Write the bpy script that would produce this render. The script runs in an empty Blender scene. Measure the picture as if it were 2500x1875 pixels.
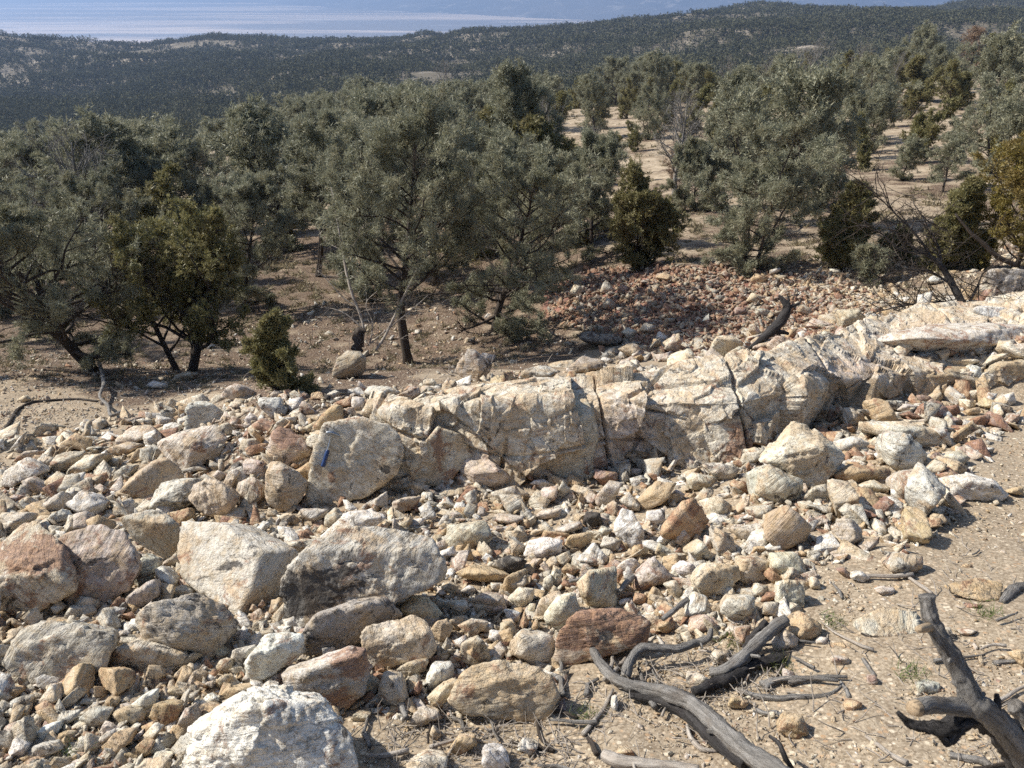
import bpy, bmesh, math, random
import numpy as np
from mathutils import Vector
PI = math.pi
rng = np.random.default_rng(7)
random.seed(7)
# ------------------------------------------------------------------ camera, sky, sun, exposure
F = 1878.0                      # focal length in pixels of the 2500 px wide photograph
PITCH = math.radians(28.5)
sc = bpy.context.scene
cam = bpy.data.cameras.new('camera')
cam_o = bpy.data.objects.new('camera', cam)
sc.collection.objects.link(cam_o)
cam_o.rotation_euler = (PI / 2 - PITCH, 0, 0)
cam.sensor_width = 36.0
cam.lens = 36.0 * F / 2500.0
cam.clip_start = 0.05
cam.clip_end = 60000
cam.dof.use_dof = True
cam.dof.focus_distance = 7.0
cam.dof.aperture_fstop = 8.0
sc.camera = cam_o

SUN = np.array((-0.72, 0.20, 0.66)); SUN /= np.linalg.norm(SUN)
elev = math.asin(SUN[2]); azim = math.atan2(SUN[0], SUN[1])
world = bpy.data.worlds.new('World'); sc.world = world
world.use_nodes = True
wn = world.node_tree.nodes; wl = world.node_tree.links
sky = wn.new('ShaderNodeTexSky'); sky.sky_type = 'NISHITA'; sky.sun_disc = False
sky.sun_elevation = elev; sky.sun_rotation = azim
sky.air_density = 1.0; sky.dust_density = 1.2; sky.ozone_density = 1.0
wn['Background'].inputs['Strength'].default_value = 0.07
wl.new(sky.outputs['Color'], wn['Background'].inputs['Color'])
sl = bpy.data.lights.new('sun', 'SUN'); sl.energy = 4.6; sl.angle = math.radians(0.9); sl.color = (1.0, 0.94, 0.84)
so = bpy.data.objects.new('sun', sl); sc.collection.objects.link(so)
so.rotation_euler = Vector(SUN).to_track_quat('Z', 'Y').to_euler()
sc.view_settings.view_transform = 'Standard'; sc.view_settings.look = 'None'
sc.view_settings.exposure = 0.78; sc.view_settings.gamma = 1.0
sc.cycles.volume_bounces = 0
sc.cycles.max_bounces = 6
sc.cycles.transparent_max_bounces = 8
sc.cycles.use_denoising = False
sc.cycles.use_adaptive_sampling = True
sc.cycles.adaptive_threshold = 0.02

COL = sc.collection
SP, CP = math.sin(PITCH), math.cos(PITCH)
# frames of the close-ups the coordinates were read in: x0, y0, scale
RG = {'R1': (0, 850, .31646), 'R2': (600, 850, .31646), 'R3': (1200, 850, .31646), 'R4': (1800, 700, .31646),
      'R5': (0, 1350, .31646), 'R6': (600, 1350, .31646), 'R7': (1200, 1350, .31646), 'R8': (1800, 1350, .31646),
      'M': (0, 0, 1.1302), 'P': (0, 0, 1.0), 'TA': (0, 400, .40687), 'TB': (800, 400, .40687), 'TC': (1600, 400, .40687),
      'U1': (0, 0, .45208), 'U2': (750, 0, .45208), 'U3': (1500, 0, .45208)}

def px(reg, pts):
    x0, y0, s = RG[reg]
    return np.array([(x0 + p[0] * s, y0 + p[1] * s) for p in pts], float)

def ray(p):
    """unit-forward ray directions (forward component 1) of photo pixels"""
    p = np.atleast_2d(np.asarray(p, float))
    a = (p[:, 0] - 1250) / F; v = (p[:, 1] - 937.5) / F
    return np.stack([a, CP - v * SP, -SP - v * CP], 1)

# ------------------------------------------------------------------ noise
def _h(ix, iy, iz, seed):
    n = (ix.astype(np.int64) * 374761393 + iy.astype(np.int64) * 668265263 + iz.astype(np.int64) * 2147483647 + seed * 144269504) & 0xffffffff
    n = ((n ^ (n >> 13)) * 1274126177) & 0xffffffff
    n = ((n ^ (n >> 16)) * 2246822519) & 0xffffffff
    return ((n ^ (n >> 15)) & 0xffffff) / float(0xffffff)

def vn(p, seed=0):
    p = np.asarray(p, float)
    i = np.floor(p); f = p - i; f = f * f * f * (f * (f * 6 - 15) + 10)
    x, y, z = (i[..., k].astype(np.int64) for k in range(3))
    fx, fy, fz = f[..., 0], f[..., 1], f[..., 2]
    c = lambda a, b, d: _h(x + a, y + b, z + d, seed)
    x00 = c(0, 0, 0) * (1 - fx) + c(1, 0, 0) * fx; x10 = c(0, 1, 0) * (1 - fx) + c(1, 1, 0) * fx
    x01 = c(0, 0, 1) * (1 - fx) + c(1, 0, 1) * fx; x11 = c(0, 1, 1) * (1 - fx) + c(1, 1, 1) * fx
    y0 = x00 * (1 - fy) + x10 * fy; y1 = x01 * (1 - fy) + x11 * fy
    return (y0 * (1 - fz) + y1 * fz) * 2 - 1

def fbm(p, o=4, seed=0, g=.5):
    s = 0; a = 1; t = 0
    for k in range(o):
        s = s + a * vn(p * 2.03 ** k + 17.3 * k, seed + k); t += a; a *= g
    return s / t

def cells(p, seed=0):
    """cellular facets: a linear tilt in each cell"""
    i = np.floor(p).astype(np.int64)
    best = np.full(len(p), 1e9); out = np.zeros(len(p))
    for a in (-1, 0, 1):
        for b in (-1, 0, 1):
            for c in (-1, 0, 1):
                q = i + (a, b, c)
                o = np.stack([_h(q[:, 0], q[:, 1], q[:, 2], seed + k) for k in range(3)], 1)
                d = p - (q + o); dd = (d * d).sum(1)
                g = np.stack([_h(q[:, 0], q[:, 1], q[:, 2], seed + 5 + k) * 2 - 1 for k in range(3)], 1)
                v = (d * g).sum(1) + _h(q[:, 0], q[:, 1], q[:, 2], seed + 9) * .8 - .4
                m = dd < best
                best = np.where(m, dd, best); out = np.where(m, v, out)
    return out

# ------------------------------------------------------------------ terrain function
FAR = [(1500, -150), (4000, -392), (5200, -408)]
COLS = {
 -.95: [(-6, .2), (0, -2), (5, -3.8), (8, -4.9), (11, -6.0), (13, -6.8), (20, -8.8), (35, -12), (60, -18), (120, -34), (250, -51), (380, -64), (550, -62), (700, -58)],
 -.77: [(-6, .2), (0, -2), (5, -3.8), (8, -4.85), (11, -5.75), (13, -6.5), (20, -8.6), (35, -11.5), (60, -17), (120, -33), (250, -50), (380, -63), (550, -61), (700, -57.5)],
 -.49: [(-6, .2), (0, -2), (5, -3.8), (6.5, -4.25), (8.5, -5.0), (13, -6.65), (20, -8.2), (35, -11), (50, -13), (70, -15.5), (95, -21), (130, -24.5), (150, -27), (180, -38), (250, -49), (380, -63), (550, -62), (700, -58)],
 -.34: [(-6, .2), (0, -2), (5.15, -3.87), (5.75, -3.45), (8.2, -4.3), (9.6, -5.2), (13, -6.7), (20, -8), (35, -10.5), (50, -12.2), (70, -13.8), (90, -18), (150, -33), (250, -48), (380, -62), (550, -62), (750, -59)],
 -.154: [(-6, .2), (0, -2), (5.2, -3.87), (5.7, -3.4), (8.5, -4.35), (10, -5.3), (13, -6.65), (20, -7.9), (35, -9.8), (55, -12), (80, -15), (150, -30), (250, -44), (380, -57), (550, -60), (800, -57)],
 .03: [(-6, .2), (0, -2), (5.3, -3.9), (5.8, -3.4), (8.5, -4.35), (10, -5.3), (13, -6.45), (18, -7.1), (30, -8.7), (45, -10.3), (65, -12), (90, -14.5), (150, -27), (250, -42), (350, -50), (500, -54), (800, -50)],
 .216: [(-6, .2), (0, -2), (5.6, -3.9), (6.1, -3.55), (9, -4.55), (10.8, -5.5), (12.2, -5.85), (16.2, -5.8), (18.5, -6.35), (25, -7.1), (40, -8.9), (60, -10.6), (85, -12.5), (150, -24), (250, -38), (400, -46), (600, -47), (900, -42)],
 .40: [(-6, .1), (0, -2), (4, -3.2), (7.4, -4.22), (8, -3.95), (10, -4.65), (11.2, -5.4), (12.4, -5.75), (16, -5.6), (19, -6.2), (30, -7.3), (42, -8.8), (62, -9.8), (85, -11), (140, -21), (250, -34), (400, -41), (900, -40)],
 .586: [(-6, 0), (0, -2), (4, -3.12), (7.2, -4.0), (7.75, -3.7), (10.5, -4.25), (12, -4.8), (15, -5.2), (20, -6), (30, -6.9), (45, -8.2), (62, -9), (88, -10), (100, -11.5), (150, -20), (300, -33), (500, -37), (1000, -37)],
 .77: [(-6, 0), (0, -2), (4, -3.12), (6.9, -3.9), (7.4, -3.55), (10.5, -4.05), (12, -4.6), (15, -5.1), (20, -5.8), (30, -6.6), (45, -7.8), (62, -8.5), (90, -9.6), (105, -11.5), (150, -18), (300, -31), (500, -35), (1000, -35)],
 .95: [(-6, 0), (0, -2), (4, -3.12), (6.9, -3.85), (7.6, -3.5), (10.5, -4.05), (12, -4.5), (20, -5.7), (30, -6.5), (62, -8.3), (90, -9.4), (105, -11), (150, -17), (300, -30), (500, -34), (1000, -34)],
}
CG = np.linspace(-.95, .95, 191)
S0, S1 = math.log(1.0), math.log(5300 + 7.0)
SG = np.linspace(S0, S1, 900)
YG = np.exp(SG) - 7.0
_k = sorted(COLS)
_rows = np.array([np.interp(YG, [a for a, b in COLS[c] + FAR], [b for a, b in COLS[c] + FAR]) for c in _k])
TAB = np.array([np.interp(CG, _k, _rows[:, j]) for j in range(len(SG))]).T
for _ in range(3):
    P_ = np.pad(TAB, ((2, 2), (1, 1)), mode='edge')
    TAB = (P_[0:-4, 1:-1] + P_[1:-3, 1:-1] + 2 * P_[2:-2, 1:-1] + P_[3:-1, 1:-1] + P_[4:, 1:-1] + P_[2:-2, :-2] + P_[2:-2, 2:]) / 8

def H(x, y, detail=True):
    x = np.asarray(x, float); y = np.asarray(y, float)
    c = np.clip(x / np.maximum(y, 4.0), -.949, .949)
    s = np.clip((np.log(np.clip(y, -5.99, 5290) + 7.0) - S0) / (S1 - S0) * (len(SG) - 1), 0, len(SG) - 1.001)
    g = (c + .95) / 1.9 * (len(CG) - 1)
    i = g.astype(int); j = s.astype(int); fi = g - i; fj = s - j
    z = (TAB[i, j] * (1 - fi) + TAB[i + 1, j] * fi) * (1 - fj) + (TAB[i, j + 1] * (1 - fi) + TAB[i + 1, j + 1] * fi) * fj
    p = np.stack([x, y, np.zeros_like(x)], -1)
    far = np.clip((y - 110) / 250, 0, 1) * np.clip((1600 - y) / 700, 0, 1)
    z = z + far * (fbm(p / 140, 3, 3) * 15 + fbm(p / 38, 3, 9) * 4.0)
    mid = np.clip((y - 20) / 40, 0, 1) * np.clip((200 - y) / 80, 0, 1)
    z = z + mid * fbm(p / 14, 3, 21) * .55
    near = np.clip((30 - y) / 12, 0, 1)
    z = z + near * fbm(p / 1.6, 3, 31) * .09
    if detail:
        z = z + near * fbm(p / .35, 3, 41) * .022
    return z

def cast(p, h=0.0, ymax=1400.0):
    """where the rays of pixels p meet the terrain raised by h"""
    d = ray(p)
    ys = np.exp(np.linspace(math.log(.9), math.log(ymax), 420))
    t = ys[None, :] / d[:, 1:2]
    X = d[:, 0:1] * t; Z = d[:, 2:3] * t
    Y = np.broadcast_to(ys, X.shape)
    g = Z - (H(X, Y, False) + h)
    hit = g < 0
    k = np.where(hit.any(1), hit.argmax(1), len(ys) - 1); k = np.maximum(k, 1)
    r = np.arange(len(k))
    g0, g1 = g[r, k - 1], g[r, k]
    f = np.clip(g0 / (g0 - g1 + 1e-9), 0, 1)
    y = ys[k - 1] * (1 - f) + ys[k] * f
    t = y / d[:, 1]
    return np.stack([d[:, 0] * t, y, d[:, 2] * t], 1)

def on_plane(p, o, n):
    d = ray(p); t = (o @ n) / (d @ n)
    return d * t[:, None]

def to_px(P):
    P = np.atleast_2d(P)
    fw = P[:, 1] * CP - P[:, 2] * SP
    up = P[:, 1] * SP + P[:, 2] * CP
    return np.stack([1250 + F * P[:, 0] / fw, 937.5 - F * up / fw], 1), fw

def in_poly(p, poly):
    x, y = p[:, 0], p[:, 1]; r = np.zeros(len(p), bool); n = len(poly)
    for i in range(n):
        x1, y1 = poly[i]; x2, y2 = poly[(i + 1) % n]
        c = ((y1 > y) != (y2 > y)) & (x < (x2 - x1) * (y - y1) / ((y2 - y1) + 1e-12) + x1)
        r ^= c
    return r

# ------------------------------------------------------------------ object helpers
def tag(o, label=None, cat=None, group=None, kind=None):
    if label: o['label'] = label
    if cat: o['category'] = cat
    if group: o['group'] = group
    if kind: o['kind'] = kind
    return o

def mesh_np(name, v, f, mat, smooth=False, attrs=None):
    v = np.asarray(v, np.float32); f = np.asarray(f, np.int32)
    me = bpy.data.meshes.new(name)
    me.vertices.add(len(v)); me.vertices.foreach_set('co', v.ravel())
    k = f.shape[1]
    me.loops.add(f.size); me.loops.foreach_set('vertex_index', f.ravel())
    me.polygons.add(len(f)); me.polygons.foreach_set('loop_start', np.arange(len(f), dtype=np.int32) * k)
    me.update(calc_edges=True)
    if smooth is True:
        me.polygons.foreach_set('use_smooth', np.ones(len(f), bool))
    for nm, arr in (attrs or {}).items():
        arr = np.asarray(arr, np.float32)
        if arr.ndim == 1:
            a = me.attributes.new(nm, 'FLOAT', 'POINT'); a.data.foreach_set('value', arr)
        else:
            a = me.attributes.new(nm, 'FLOAT_COLOR', 'POINT')
            if arr.shape[1] == 3: arr = np.concatenate([arr, np.ones((len(arr), 1), np.float32)], 1)
            a.data.foreach_set('color', arr.ravel())
    me.materials.append(mat)
    return me

def link(name, me, parent=None, loc=(0, 0, 0)):
    o = bpy.data.objects.new(name, me); COL.objects.link(o)
    o.location = loc
    if parent: o.parent = parent
    return o

def empty(name, loc):
    o = bpy.data.objects.new(name, None); COL.objects.link(o); o.location = loc; o.empty_display_size = .1
    return o

def copy_tree(o, loc, rz=0.0, s=1.0):
    c = o.copy(); COL.objects.link(c); c.location = loc; c.rotation_euler = (0, 0, rz); c.scale = (s, s, s)
    for ch in list(o.children):
        d = ch.copy(); COL.objects.link(d); d.parent = c
    return c

# ------------------------------------------------------------------ materials
def newmat(name):
    m = bpy.data.materials.new(name); m.use_nodes = True
    return m, m.node_tree.nodes, m.node_tree.links, m.node_tree.nodes['Principled BSDF']

class NB:
    """small node-building helper"""
    def __init__(s, m): s.n = m.node_tree.nodes; s.l = m.node_tree.links
    def _in(s, sock, v):
        if hasattr(v, 'links') or hasattr(v, 'is_output'): s.l.new(v, sock)
        elif v is not None: sock.default_value = v
    def noise(s, vec, scale, detail=4, rough=.6, dist=0):
        n = s.n.new('ShaderNodeTexNoise'); s._in(n.inputs['Vector'], vec)
        n.inputs['Scale'].default_value = scale; n.inputs['Detail'].default_value = detail
        n.inputs['Roughness'].default_value = rough; n.inputs['Distortion'].default_value = dist
        return n.outputs['Fac']
    def vor(s, vec, scale, feat='F1', out='Distance', rnd=1):
        n = s.n.new('ShaderNodeTexVoronoi'); n.feature = feat; s._in(n.inputs['Vector'], vec)
        n.inputs['Scale'].default_value = scale; n.inputs['Randomness'].default_value = rnd
        return n.outputs[out]
    def ramp(s, fac, a, b, va=0., vb=1.):
        n = s.n.new('ShaderNodeMapRange'); s._in(n.inputs[0], fac)
        for i, v in zip((1, 2, 3, 4), (a, b, va, vb)): s._in(n.inputs[i], v)
        return n.outputs[0]
    def math(s, op, a, b=None, c=None):
        n = s.n.new('ShaderNodeMath'); n.operation = op; s._in(n.inputs[0], a)
        if b is not None: s._in(n.inputs[1], b)
        if c is not None: s._in(n.inputs[2], c)
        return n.outputs[0]
    def mix(s, fac, a, b, mode='MIX'):
        n = s.n.new('ShaderNodeMix'); n.data_type = 'RGBA'; n.blend_type = mode
        s._in(n.inputs[0], fac)
        s._in(n.inputs[6], a if not isinstance(a, tuple) or len(a) == 4 else a + (1,))
        s._in(n.inputs[7], b if not isinstance(b, tuple) or len(b) == 4 else b + (1,))
        return n.outputs[2]
    def attr(s, name, out='Color'):
        n = s.n.new('ShaderNodeAttribute'); n.attribute_name = name; return n.outputs[out]
    def pos(s): return s.n.new('ShaderNodeNewGeometry').outputs['Position']
    def obj(s): return s.n.new('ShaderNodeTexCoord').outputs['Object']
    def mapping(s, vec, scale=(1, 1, 1), rot=(0, 0, 0)):
        n = s.n.new('ShaderNodeMapping'); s._in(n.inputs[0], vec); n.inputs['Scale'].default_value = scale; n.inputs['Rotation'].default_value = rot
        return n.outputs[0]
    def bump(s, h, strength, dist, prev=None):
        n = s.n.new('ShaderNodeBump'); s._in(n.inputs['Height'], h); n.inputs['Strength'].default_value = strength
        n.inputs['Distance'].default_value = dist
        if prev is not None: s._in(n.inputs['Normal'], prev)
        return n.outputs[0]

def rock_mat(name, fine=1.0, strata=True):
    m, n, l, b = newmat(name); k = NB(m)
    p = k.pos(); col = k.attr('Col'); st = k.attr('stain', 'Fac'); ir = k.attr('iron', 'Fac'); dk = k.attr('dark', 'Fac')
    big = k.noise(p, 3.2, 5, .6); med = k.noise(p, 13, 6, .65, .4); sm = k.noise(p, 55, 4, .7)
    cx = k.n.new('ShaderNodeCombineXYZ'); bedz = k.math('MULTIPLY', k.attr('bed', 'Fac'), 26.0); l.new(bedz, cx.inputs[2])
    va = k.n.new('ShaderNodeVectorMath'); va.operation = 'MULTIPLY_ADD'; l.new(p, va.inputs[0]); va.inputs[1].default_value = (3, 3, 3); l.new(cx.outputs[0], va.inputs[2])
    ly = k.noise(va.outputs[0], 1.0, 5, .62, .7)
    c = k.mix(k.ramp(med, .42, .66, 0, .6), k.mix(.25, col, (.34, .31, .25)), k.mix(.5, col, (.88, .85, .78)))
    c = k.mix(k.ramp(k.noise(p, 20, 6, .8), .5, .58, 0, .7), c, k.mix(.7, c, (.36, .27, .15)))
    c = k.mix(k.ramp(ly, .53, .62, 0, .6), c, k.mix(.6, c, (.36, .28, .18)))
    c = k.mix(k.ramp(ly, .36, .42, .45, 0), c, k.mix(.6, c, (.90, .86, .78)))
    sm1 = k.math('MULTIPLY', k.ramp(k.math('MULTIPLY_ADD', k.math('SUBTRACT', st, .40), .22, k.noise(p, 4.3, 6, .7, .5)), .49, .58), .62)
    c = k.mix(sm1, c, k.mix(k.ramp(sm, .35, .65), (.46, .30, .15), (.56, .44, .29)))
    sm2 = k.math('MULTIPLY', k.ramp(k.math('MULTIPLY_ADD', k.math('SUBTRACT', ir, .5), .17, k.noise(k.mapping(p, (1, 1, 1.4), (.3, 0, 1)), 5.1, 7, .78, .8)), .5, .57), .78)
    c = k.mix(sm2, c, k.mix(k.ramp(sm, .35, .65), (.17, .075, .055), (.40, .22, .12)))
    # black lichen and dark mineral specks
    lich = k.math('MULTIPLY', k.ramp(k.noise(p, 26, 6, .8), .54, .61), k.ramp(k.noise(p, 5.5, 3, .6), .4, .62))
    c = k.mix(k.math('MULTIPLY', lich, .6), c, (.085, .08, .07))
    sm3 = k.ramp(k.math('MULTIPLY_ADD', k.math('SUBTRACT', dk, .5), .2, k.noise(p, 6.0, 7, .78, .6)), .5, .56)
    c = k.mix(k.math('MULTIPLY', sm3, .9), c, (.045, .04, .038))
    wv = k.mix(.22, p, k.n.new('ShaderNodeTexNoise').outputs['Color'])
    wn_ = k.n[-1] if False else None
    ck = k.vor(k.mapping(p, (1, 1, 1.6), (.3, .2, 0)), 7.5, 'DISTANCE_TO_EDGE')
    cr = k.math('MULTIPLY', k.ramp(ck, 0, .022, 1, 0), k.ramp(k.noise(p, 4.7, 2, .5), .5, .6))
    c = k.mix(k.math('MULTIPLY', cr, .6), c, (.10, .08, .06))
    l.new(c, b.inputs['Base Color'])
    b.inputs['Roughness'].default_value = .78
    b.inputs['Specular IOR Level'].default_value = .35
    bb = k.bump(med, .9, .030 * fine)
    bb = k.bump(ly, .9, .03 * fine, bb)
    bb = k.bump(sm, .8, .008 * fine, bb)
    bb = k.bump(cr, -.6, .01, bb)
    l.new(bb, b.inputs['Normal'])
    return m
M_ROCK = rock_mat('quartz_rock')

def ground_mat():
    m, n, l, b = newmat('rocky_soil'); k = NB(m)
    p = k.pos(); z = k.n.new('ShaderNodeSeparateColor'); l.new(k.attr('zone'), z.inputs[0])
    duff, red, far = z.outputs[0], z.outputs[1], z.outputs[2]
    v1 = k.vor(p, 42, 'F1', 'Color'); v2 = k.vor(p, 95, 'F1', 'Color'); d1 = k.vor(p, 42); d2 = k.vor(p, 95)
    s1 = k.n.new('ShaderNodeSeparateColor'); l.new(v1, s1.inputs[0]); s2 = k.n.new('ShaderNodeSeparateColor'); l.new(v2, s2.inputs[0])
    nz = k.noise(p, 2.2, 6, .65); nf = k.noise(p, 130, 3, .7)
    soil = k.mix(k.ramp(nz, .35, .65), (.22, .165, .11), (.33, .26, .175))
    g = k.mix(k.ramp(s2.outputs[0], 0, 1), (.17, .13, .09), (.56, .475, .36))
    c = k.mix(.6, soil, g)
    pc = k.mix(s1.outputs[1], (.66, .58, .45), (.40, .26, .15))
    c = k.mix(k.math('MULTIPLY', k.ramp(s1.outputs[0], .62, .66), k.ramp(d1, .32, .5, 1, 0)), c, pc)
    c = k.mix(k.ramp(nf, .3, .7, 0, .5), c, k.mix(.5, c, (.12, .09, .06)))
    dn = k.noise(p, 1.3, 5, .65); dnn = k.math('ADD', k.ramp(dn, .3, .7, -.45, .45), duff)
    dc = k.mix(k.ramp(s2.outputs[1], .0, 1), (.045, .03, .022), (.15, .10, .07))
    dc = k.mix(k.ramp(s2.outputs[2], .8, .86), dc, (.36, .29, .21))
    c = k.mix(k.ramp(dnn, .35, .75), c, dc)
    rc = k.mix(s2.outputs[1], (.16, .07, .055), (.36, .20, .15))
    c = k.mix(k.ramp(red, .2, .7), c, rc)
    fn = k.noise(p, .05, 6, .7)
    fc = k.mix(k.ramp(k.noise(p, .7, 8, .8), .42, .58), (.45, .37, .27), (.25, .19, .13))
    fc = k.mix(k.ramp(k.noise(p, 3.0, 5, .8), .5, .62, 0, .7), fc, (.15, .12, .08))
    yy_ = k.n.new('ShaderNodeSeparateXYZ'); l.new(p, yy_.inputs[0])
    dist = k.ramp(yy_.outputs[1], 105, 160)
    fc = k.mix(dist, fc, k.mix(k.ramp(k.noise(p, .028, 7, .75), .5, .62), (.15, .13, .095), (.36, .31, .25)))
    c = k.mix(k.math('MULTIPLY', k.ramp(far, .3, .7), k.ramp(dnn, .3, .8, 1, 0)), c, fc)
    l.new(c, b.inputs['Base Color']); b.inputs['Roughness'].default_value = .92
    b.inputs['Specular IOR Level'].default_value = .2
    h = k.bump(nz, .5, .05); h = k.bump(d1, -.7, .012, h); h = k.bump(d2, -.7, .006, h); h = k.bump(nf, .6, .004, h)
    l.new(h, b.inputs['Normal'])
    return m
M_GROUND = ground_mat()

def leaf_mat(name, c1, c2, c3, trans=.25, spec=.4):
    m, n, l, b = newmat(name); k = NB(m)
    oi = k.n.new('ShaderNodeObjectInfo')
    t = k.attr('tint', 'Fac')
    c = k.mix(t, c1, c2)
    c = k.mix(k.ramp(k.noise(k.obj(), 1.1, 3, .6), .45, .7, 0, .7), c, c3)
    c = k.mix(k.ramp(oi.outputs['Random'], 0, 1, 0, .8), c, k.mix(.75, c, c3))
    c = k.mix(k.ramp(k.noise(k.obj(), 2.6, 2, .5), .5, .62, 0, .5), c, k.mix(.5, c, (.30, .24, .13)))
    l.new(c, b.inputs['Base Color']); b.inputs['Roughness'].default_value = .55
    b.inputs['Specular IOR Level'].default_value = spec
    tr = k.n.new('ShaderNodeBsdfTranslucent'); l.new(c, tr.inputs[0])
    mx = k.n.new('ShaderNodeMixShader'); mx.inputs[0].default_value = trans
    l.new(b.outputs[0], mx.inputs[1]); l.new(tr.outputs[0], mx.inputs[2])
    l.new(mx.outputs[0], n['Material Output'].inputs['Surface'])
    return m
M_PINE = leaf_mat('pinyon_needles', (.185, .195, .13), (.40, .39, .27), (.27, .27, .185), .3)
M_JUN = leaf_mat('juniper_scales', (.15, .155, .07), (.32, .29, .125), (.22, .195, .09), .3)
M_JUN2 = leaf_mat('yellow_juniper_scales', (.15, .13, .03), (.31, .25, .07), (.22, .14, .05), .3)
M_DEADLEAF = leaf_mat('brown_needles', (.22, .15, .10), (.34, .24, .16), (.26, .18, .13))

def wood_mat(name, c1, c2, c3, grain=1.0):
    m, n, l, b = newmat(name); k = NB(m)
    uv = k.attr('uvw', 'Vector')
    g = k.noise(k.mapping(uv, (22, 2.6, 22)), 1.0, 7, .75, 1.3)
    g2 = k.noise(k.mapping(uv, (48, 3.4, 48)), 1.0, 5, .75, 1.6)
    p = k.pos()
    c = k.mix(k.ramp(g, .38, .62), c1, c2)
    c = k.mix(k.ramp(k.noise(p, 9, 4, .6), .52, .66), c, c3)
    c = k.mix(k.ramp(g2, .55, .62, 0, .85), c, k.mix(.75, c, (.02, .018, .016)))
    l.new(c, b.inputs['Base Color']); b.inputs['Roughness'].default_value = .8
    b.inputs['Specular IOR Level'].default_value = .25
    h = k.bump(g, .8, .012 * grain); h = k.bump(g2, .7, .006 * grain, h)
    l.new(h, b.inputs['Normal'])
    return m
M_GREY = wood_mat('weathered_grey_wood', (.13, .122, .112), (.30, .285, .265), (.17, .15, .13), 1.8)
M_BARK = wood_mat('dark_bark', (.035, .028, .024), (.095, .075, .06), (.06, .05, .04), 2.0)
M_CHAR = wood_mat('blackened_wood', (.022, .02, .02), (.075, .07, .068), (.035, .03, .03), 2.0)
M_PALE = wood_mat('pale_bleached_wood', (.28, .24, .20), (.46, .42, .37), (.34, .29, .24))
M_CUT = wood_mat('tan_cut_wood', (.30, .22, .14), (.42, .32, .21), (.22, .16, .11), .4)
# ------------------------------------------------------------------ ground, plain, mountains
TAIL = px('P', [(1330, 690), (1400, 665), (1600, 650), (1850, 655), (2080, 690), (2160, 740), (2110, 800), (2000, 850), (1700, 880), (1560, 850), (1440, 800), (1330, 770)])
DUFF = px('P', [(330, 900), (480, 830), (700, 770), (880, 700), (1100, 760), (1330, 770), (1440, 850), (1380, 890), (1100, 910), (900, 930), (700, 950), (450, 960), (300, 1010), (200, 960)])

def build_ground(trees=()):
    nr, nc = 1150, 640
    yy = np.exp(np.linspace(math.log(1.2), math.log(5300 + 7.0), nr)) - 7.0
    gg = np.linspace(-1.15, 1.15, nc)
    Y = np.repeat(yy[:, None], nc, 1); X = gg[None, :] * (Y + 9.0)
    Z = H(X, Y)
    v = np.stack([X, Y, Z], -1).reshape(-1, 3)
    idx = np.arange(nr * nc).reshape(nr, nc)
    f = np.stack([idx[:-1, :-1], idx[:-1, 1:], idx[1:, 1:], idx[1:, :-1]], -1).reshape(-1, 4)
    q, fw = to_px(v)
    ok = (fw > .5) & (v[:, 1] > 7) & (v[:, 1] < 24)
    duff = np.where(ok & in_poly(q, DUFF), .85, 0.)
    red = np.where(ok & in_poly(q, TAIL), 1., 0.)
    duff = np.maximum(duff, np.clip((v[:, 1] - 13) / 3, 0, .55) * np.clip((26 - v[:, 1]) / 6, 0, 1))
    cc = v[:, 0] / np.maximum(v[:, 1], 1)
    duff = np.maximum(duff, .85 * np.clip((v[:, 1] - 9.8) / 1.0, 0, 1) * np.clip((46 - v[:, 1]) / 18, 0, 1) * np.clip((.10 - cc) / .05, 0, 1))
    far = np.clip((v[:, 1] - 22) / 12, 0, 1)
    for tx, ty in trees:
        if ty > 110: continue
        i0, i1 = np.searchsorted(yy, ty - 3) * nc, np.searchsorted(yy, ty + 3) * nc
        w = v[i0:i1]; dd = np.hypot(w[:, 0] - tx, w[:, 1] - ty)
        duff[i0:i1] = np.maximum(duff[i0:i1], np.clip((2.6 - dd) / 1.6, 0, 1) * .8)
    def blur(a):
        a = a.reshape(nr, nc)
        for _ in range(4): a = (a + np.roll(a, 1, 0) + np.roll(a, -1, 0) + np.roll(a, 1, 1) + np.roll(a, -1, 1)) / 5
        return a.ravel()
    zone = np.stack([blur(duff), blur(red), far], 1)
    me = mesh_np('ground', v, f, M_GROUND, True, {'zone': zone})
    tag(link('ground', me), 'pale gravelly slope falling to the forest floor and the canyon', kind='structure')

def plain_mat():
    m, n, l, b = newmat('valley_floor'); k = NB(m)
    p = k.pos()
    s1 = k.noise(k.mapping(p, (.00016, .0009, 0)), 1.0, 5, .55, 2.0)
    s2 = k.noise(k.mapping(p, (.0005, .005, 0), (0, 0, .12)), 1.0, 5, .6, .4)
    f = k.math('ADD', k.math('MULTIPLY', s1, .7), k.math('MULTIPLY', s2, .3))
    c = k.mix(k.ramp(f, .46, .545), (.26, .22, .18), (.95, .74, .55))  # sunlit streaks and cloud-shadow bands painted into the floor's colour
    c = k.mix(k.ramp(s2, .60, .66, 0, .8), c, (.80, .74, .68))
    l.new(c, b.inputs['Base Color']); b.inputs['Roughness'].default_value = .95
    return m
def hill_mat():
    m, n, l, b = newmat('dry_mountain'); k = NB(m); p = k.pos()
    a = k.noise(p, .0012, 8, .7); d = k.noise(p, .006, 6, .75)
    c = k.mix(k.ramp(a, .4, .62), (.055, .06, .055), (.17, .15, .13))
    c = k.mix(k.ramp(d, .56, .62, 0, .8), c, (.42, .38, .33))
    l.new(c, b.inputs['Base Color']); b.inputs['Roughness'].default_value = .95
    return m
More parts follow.
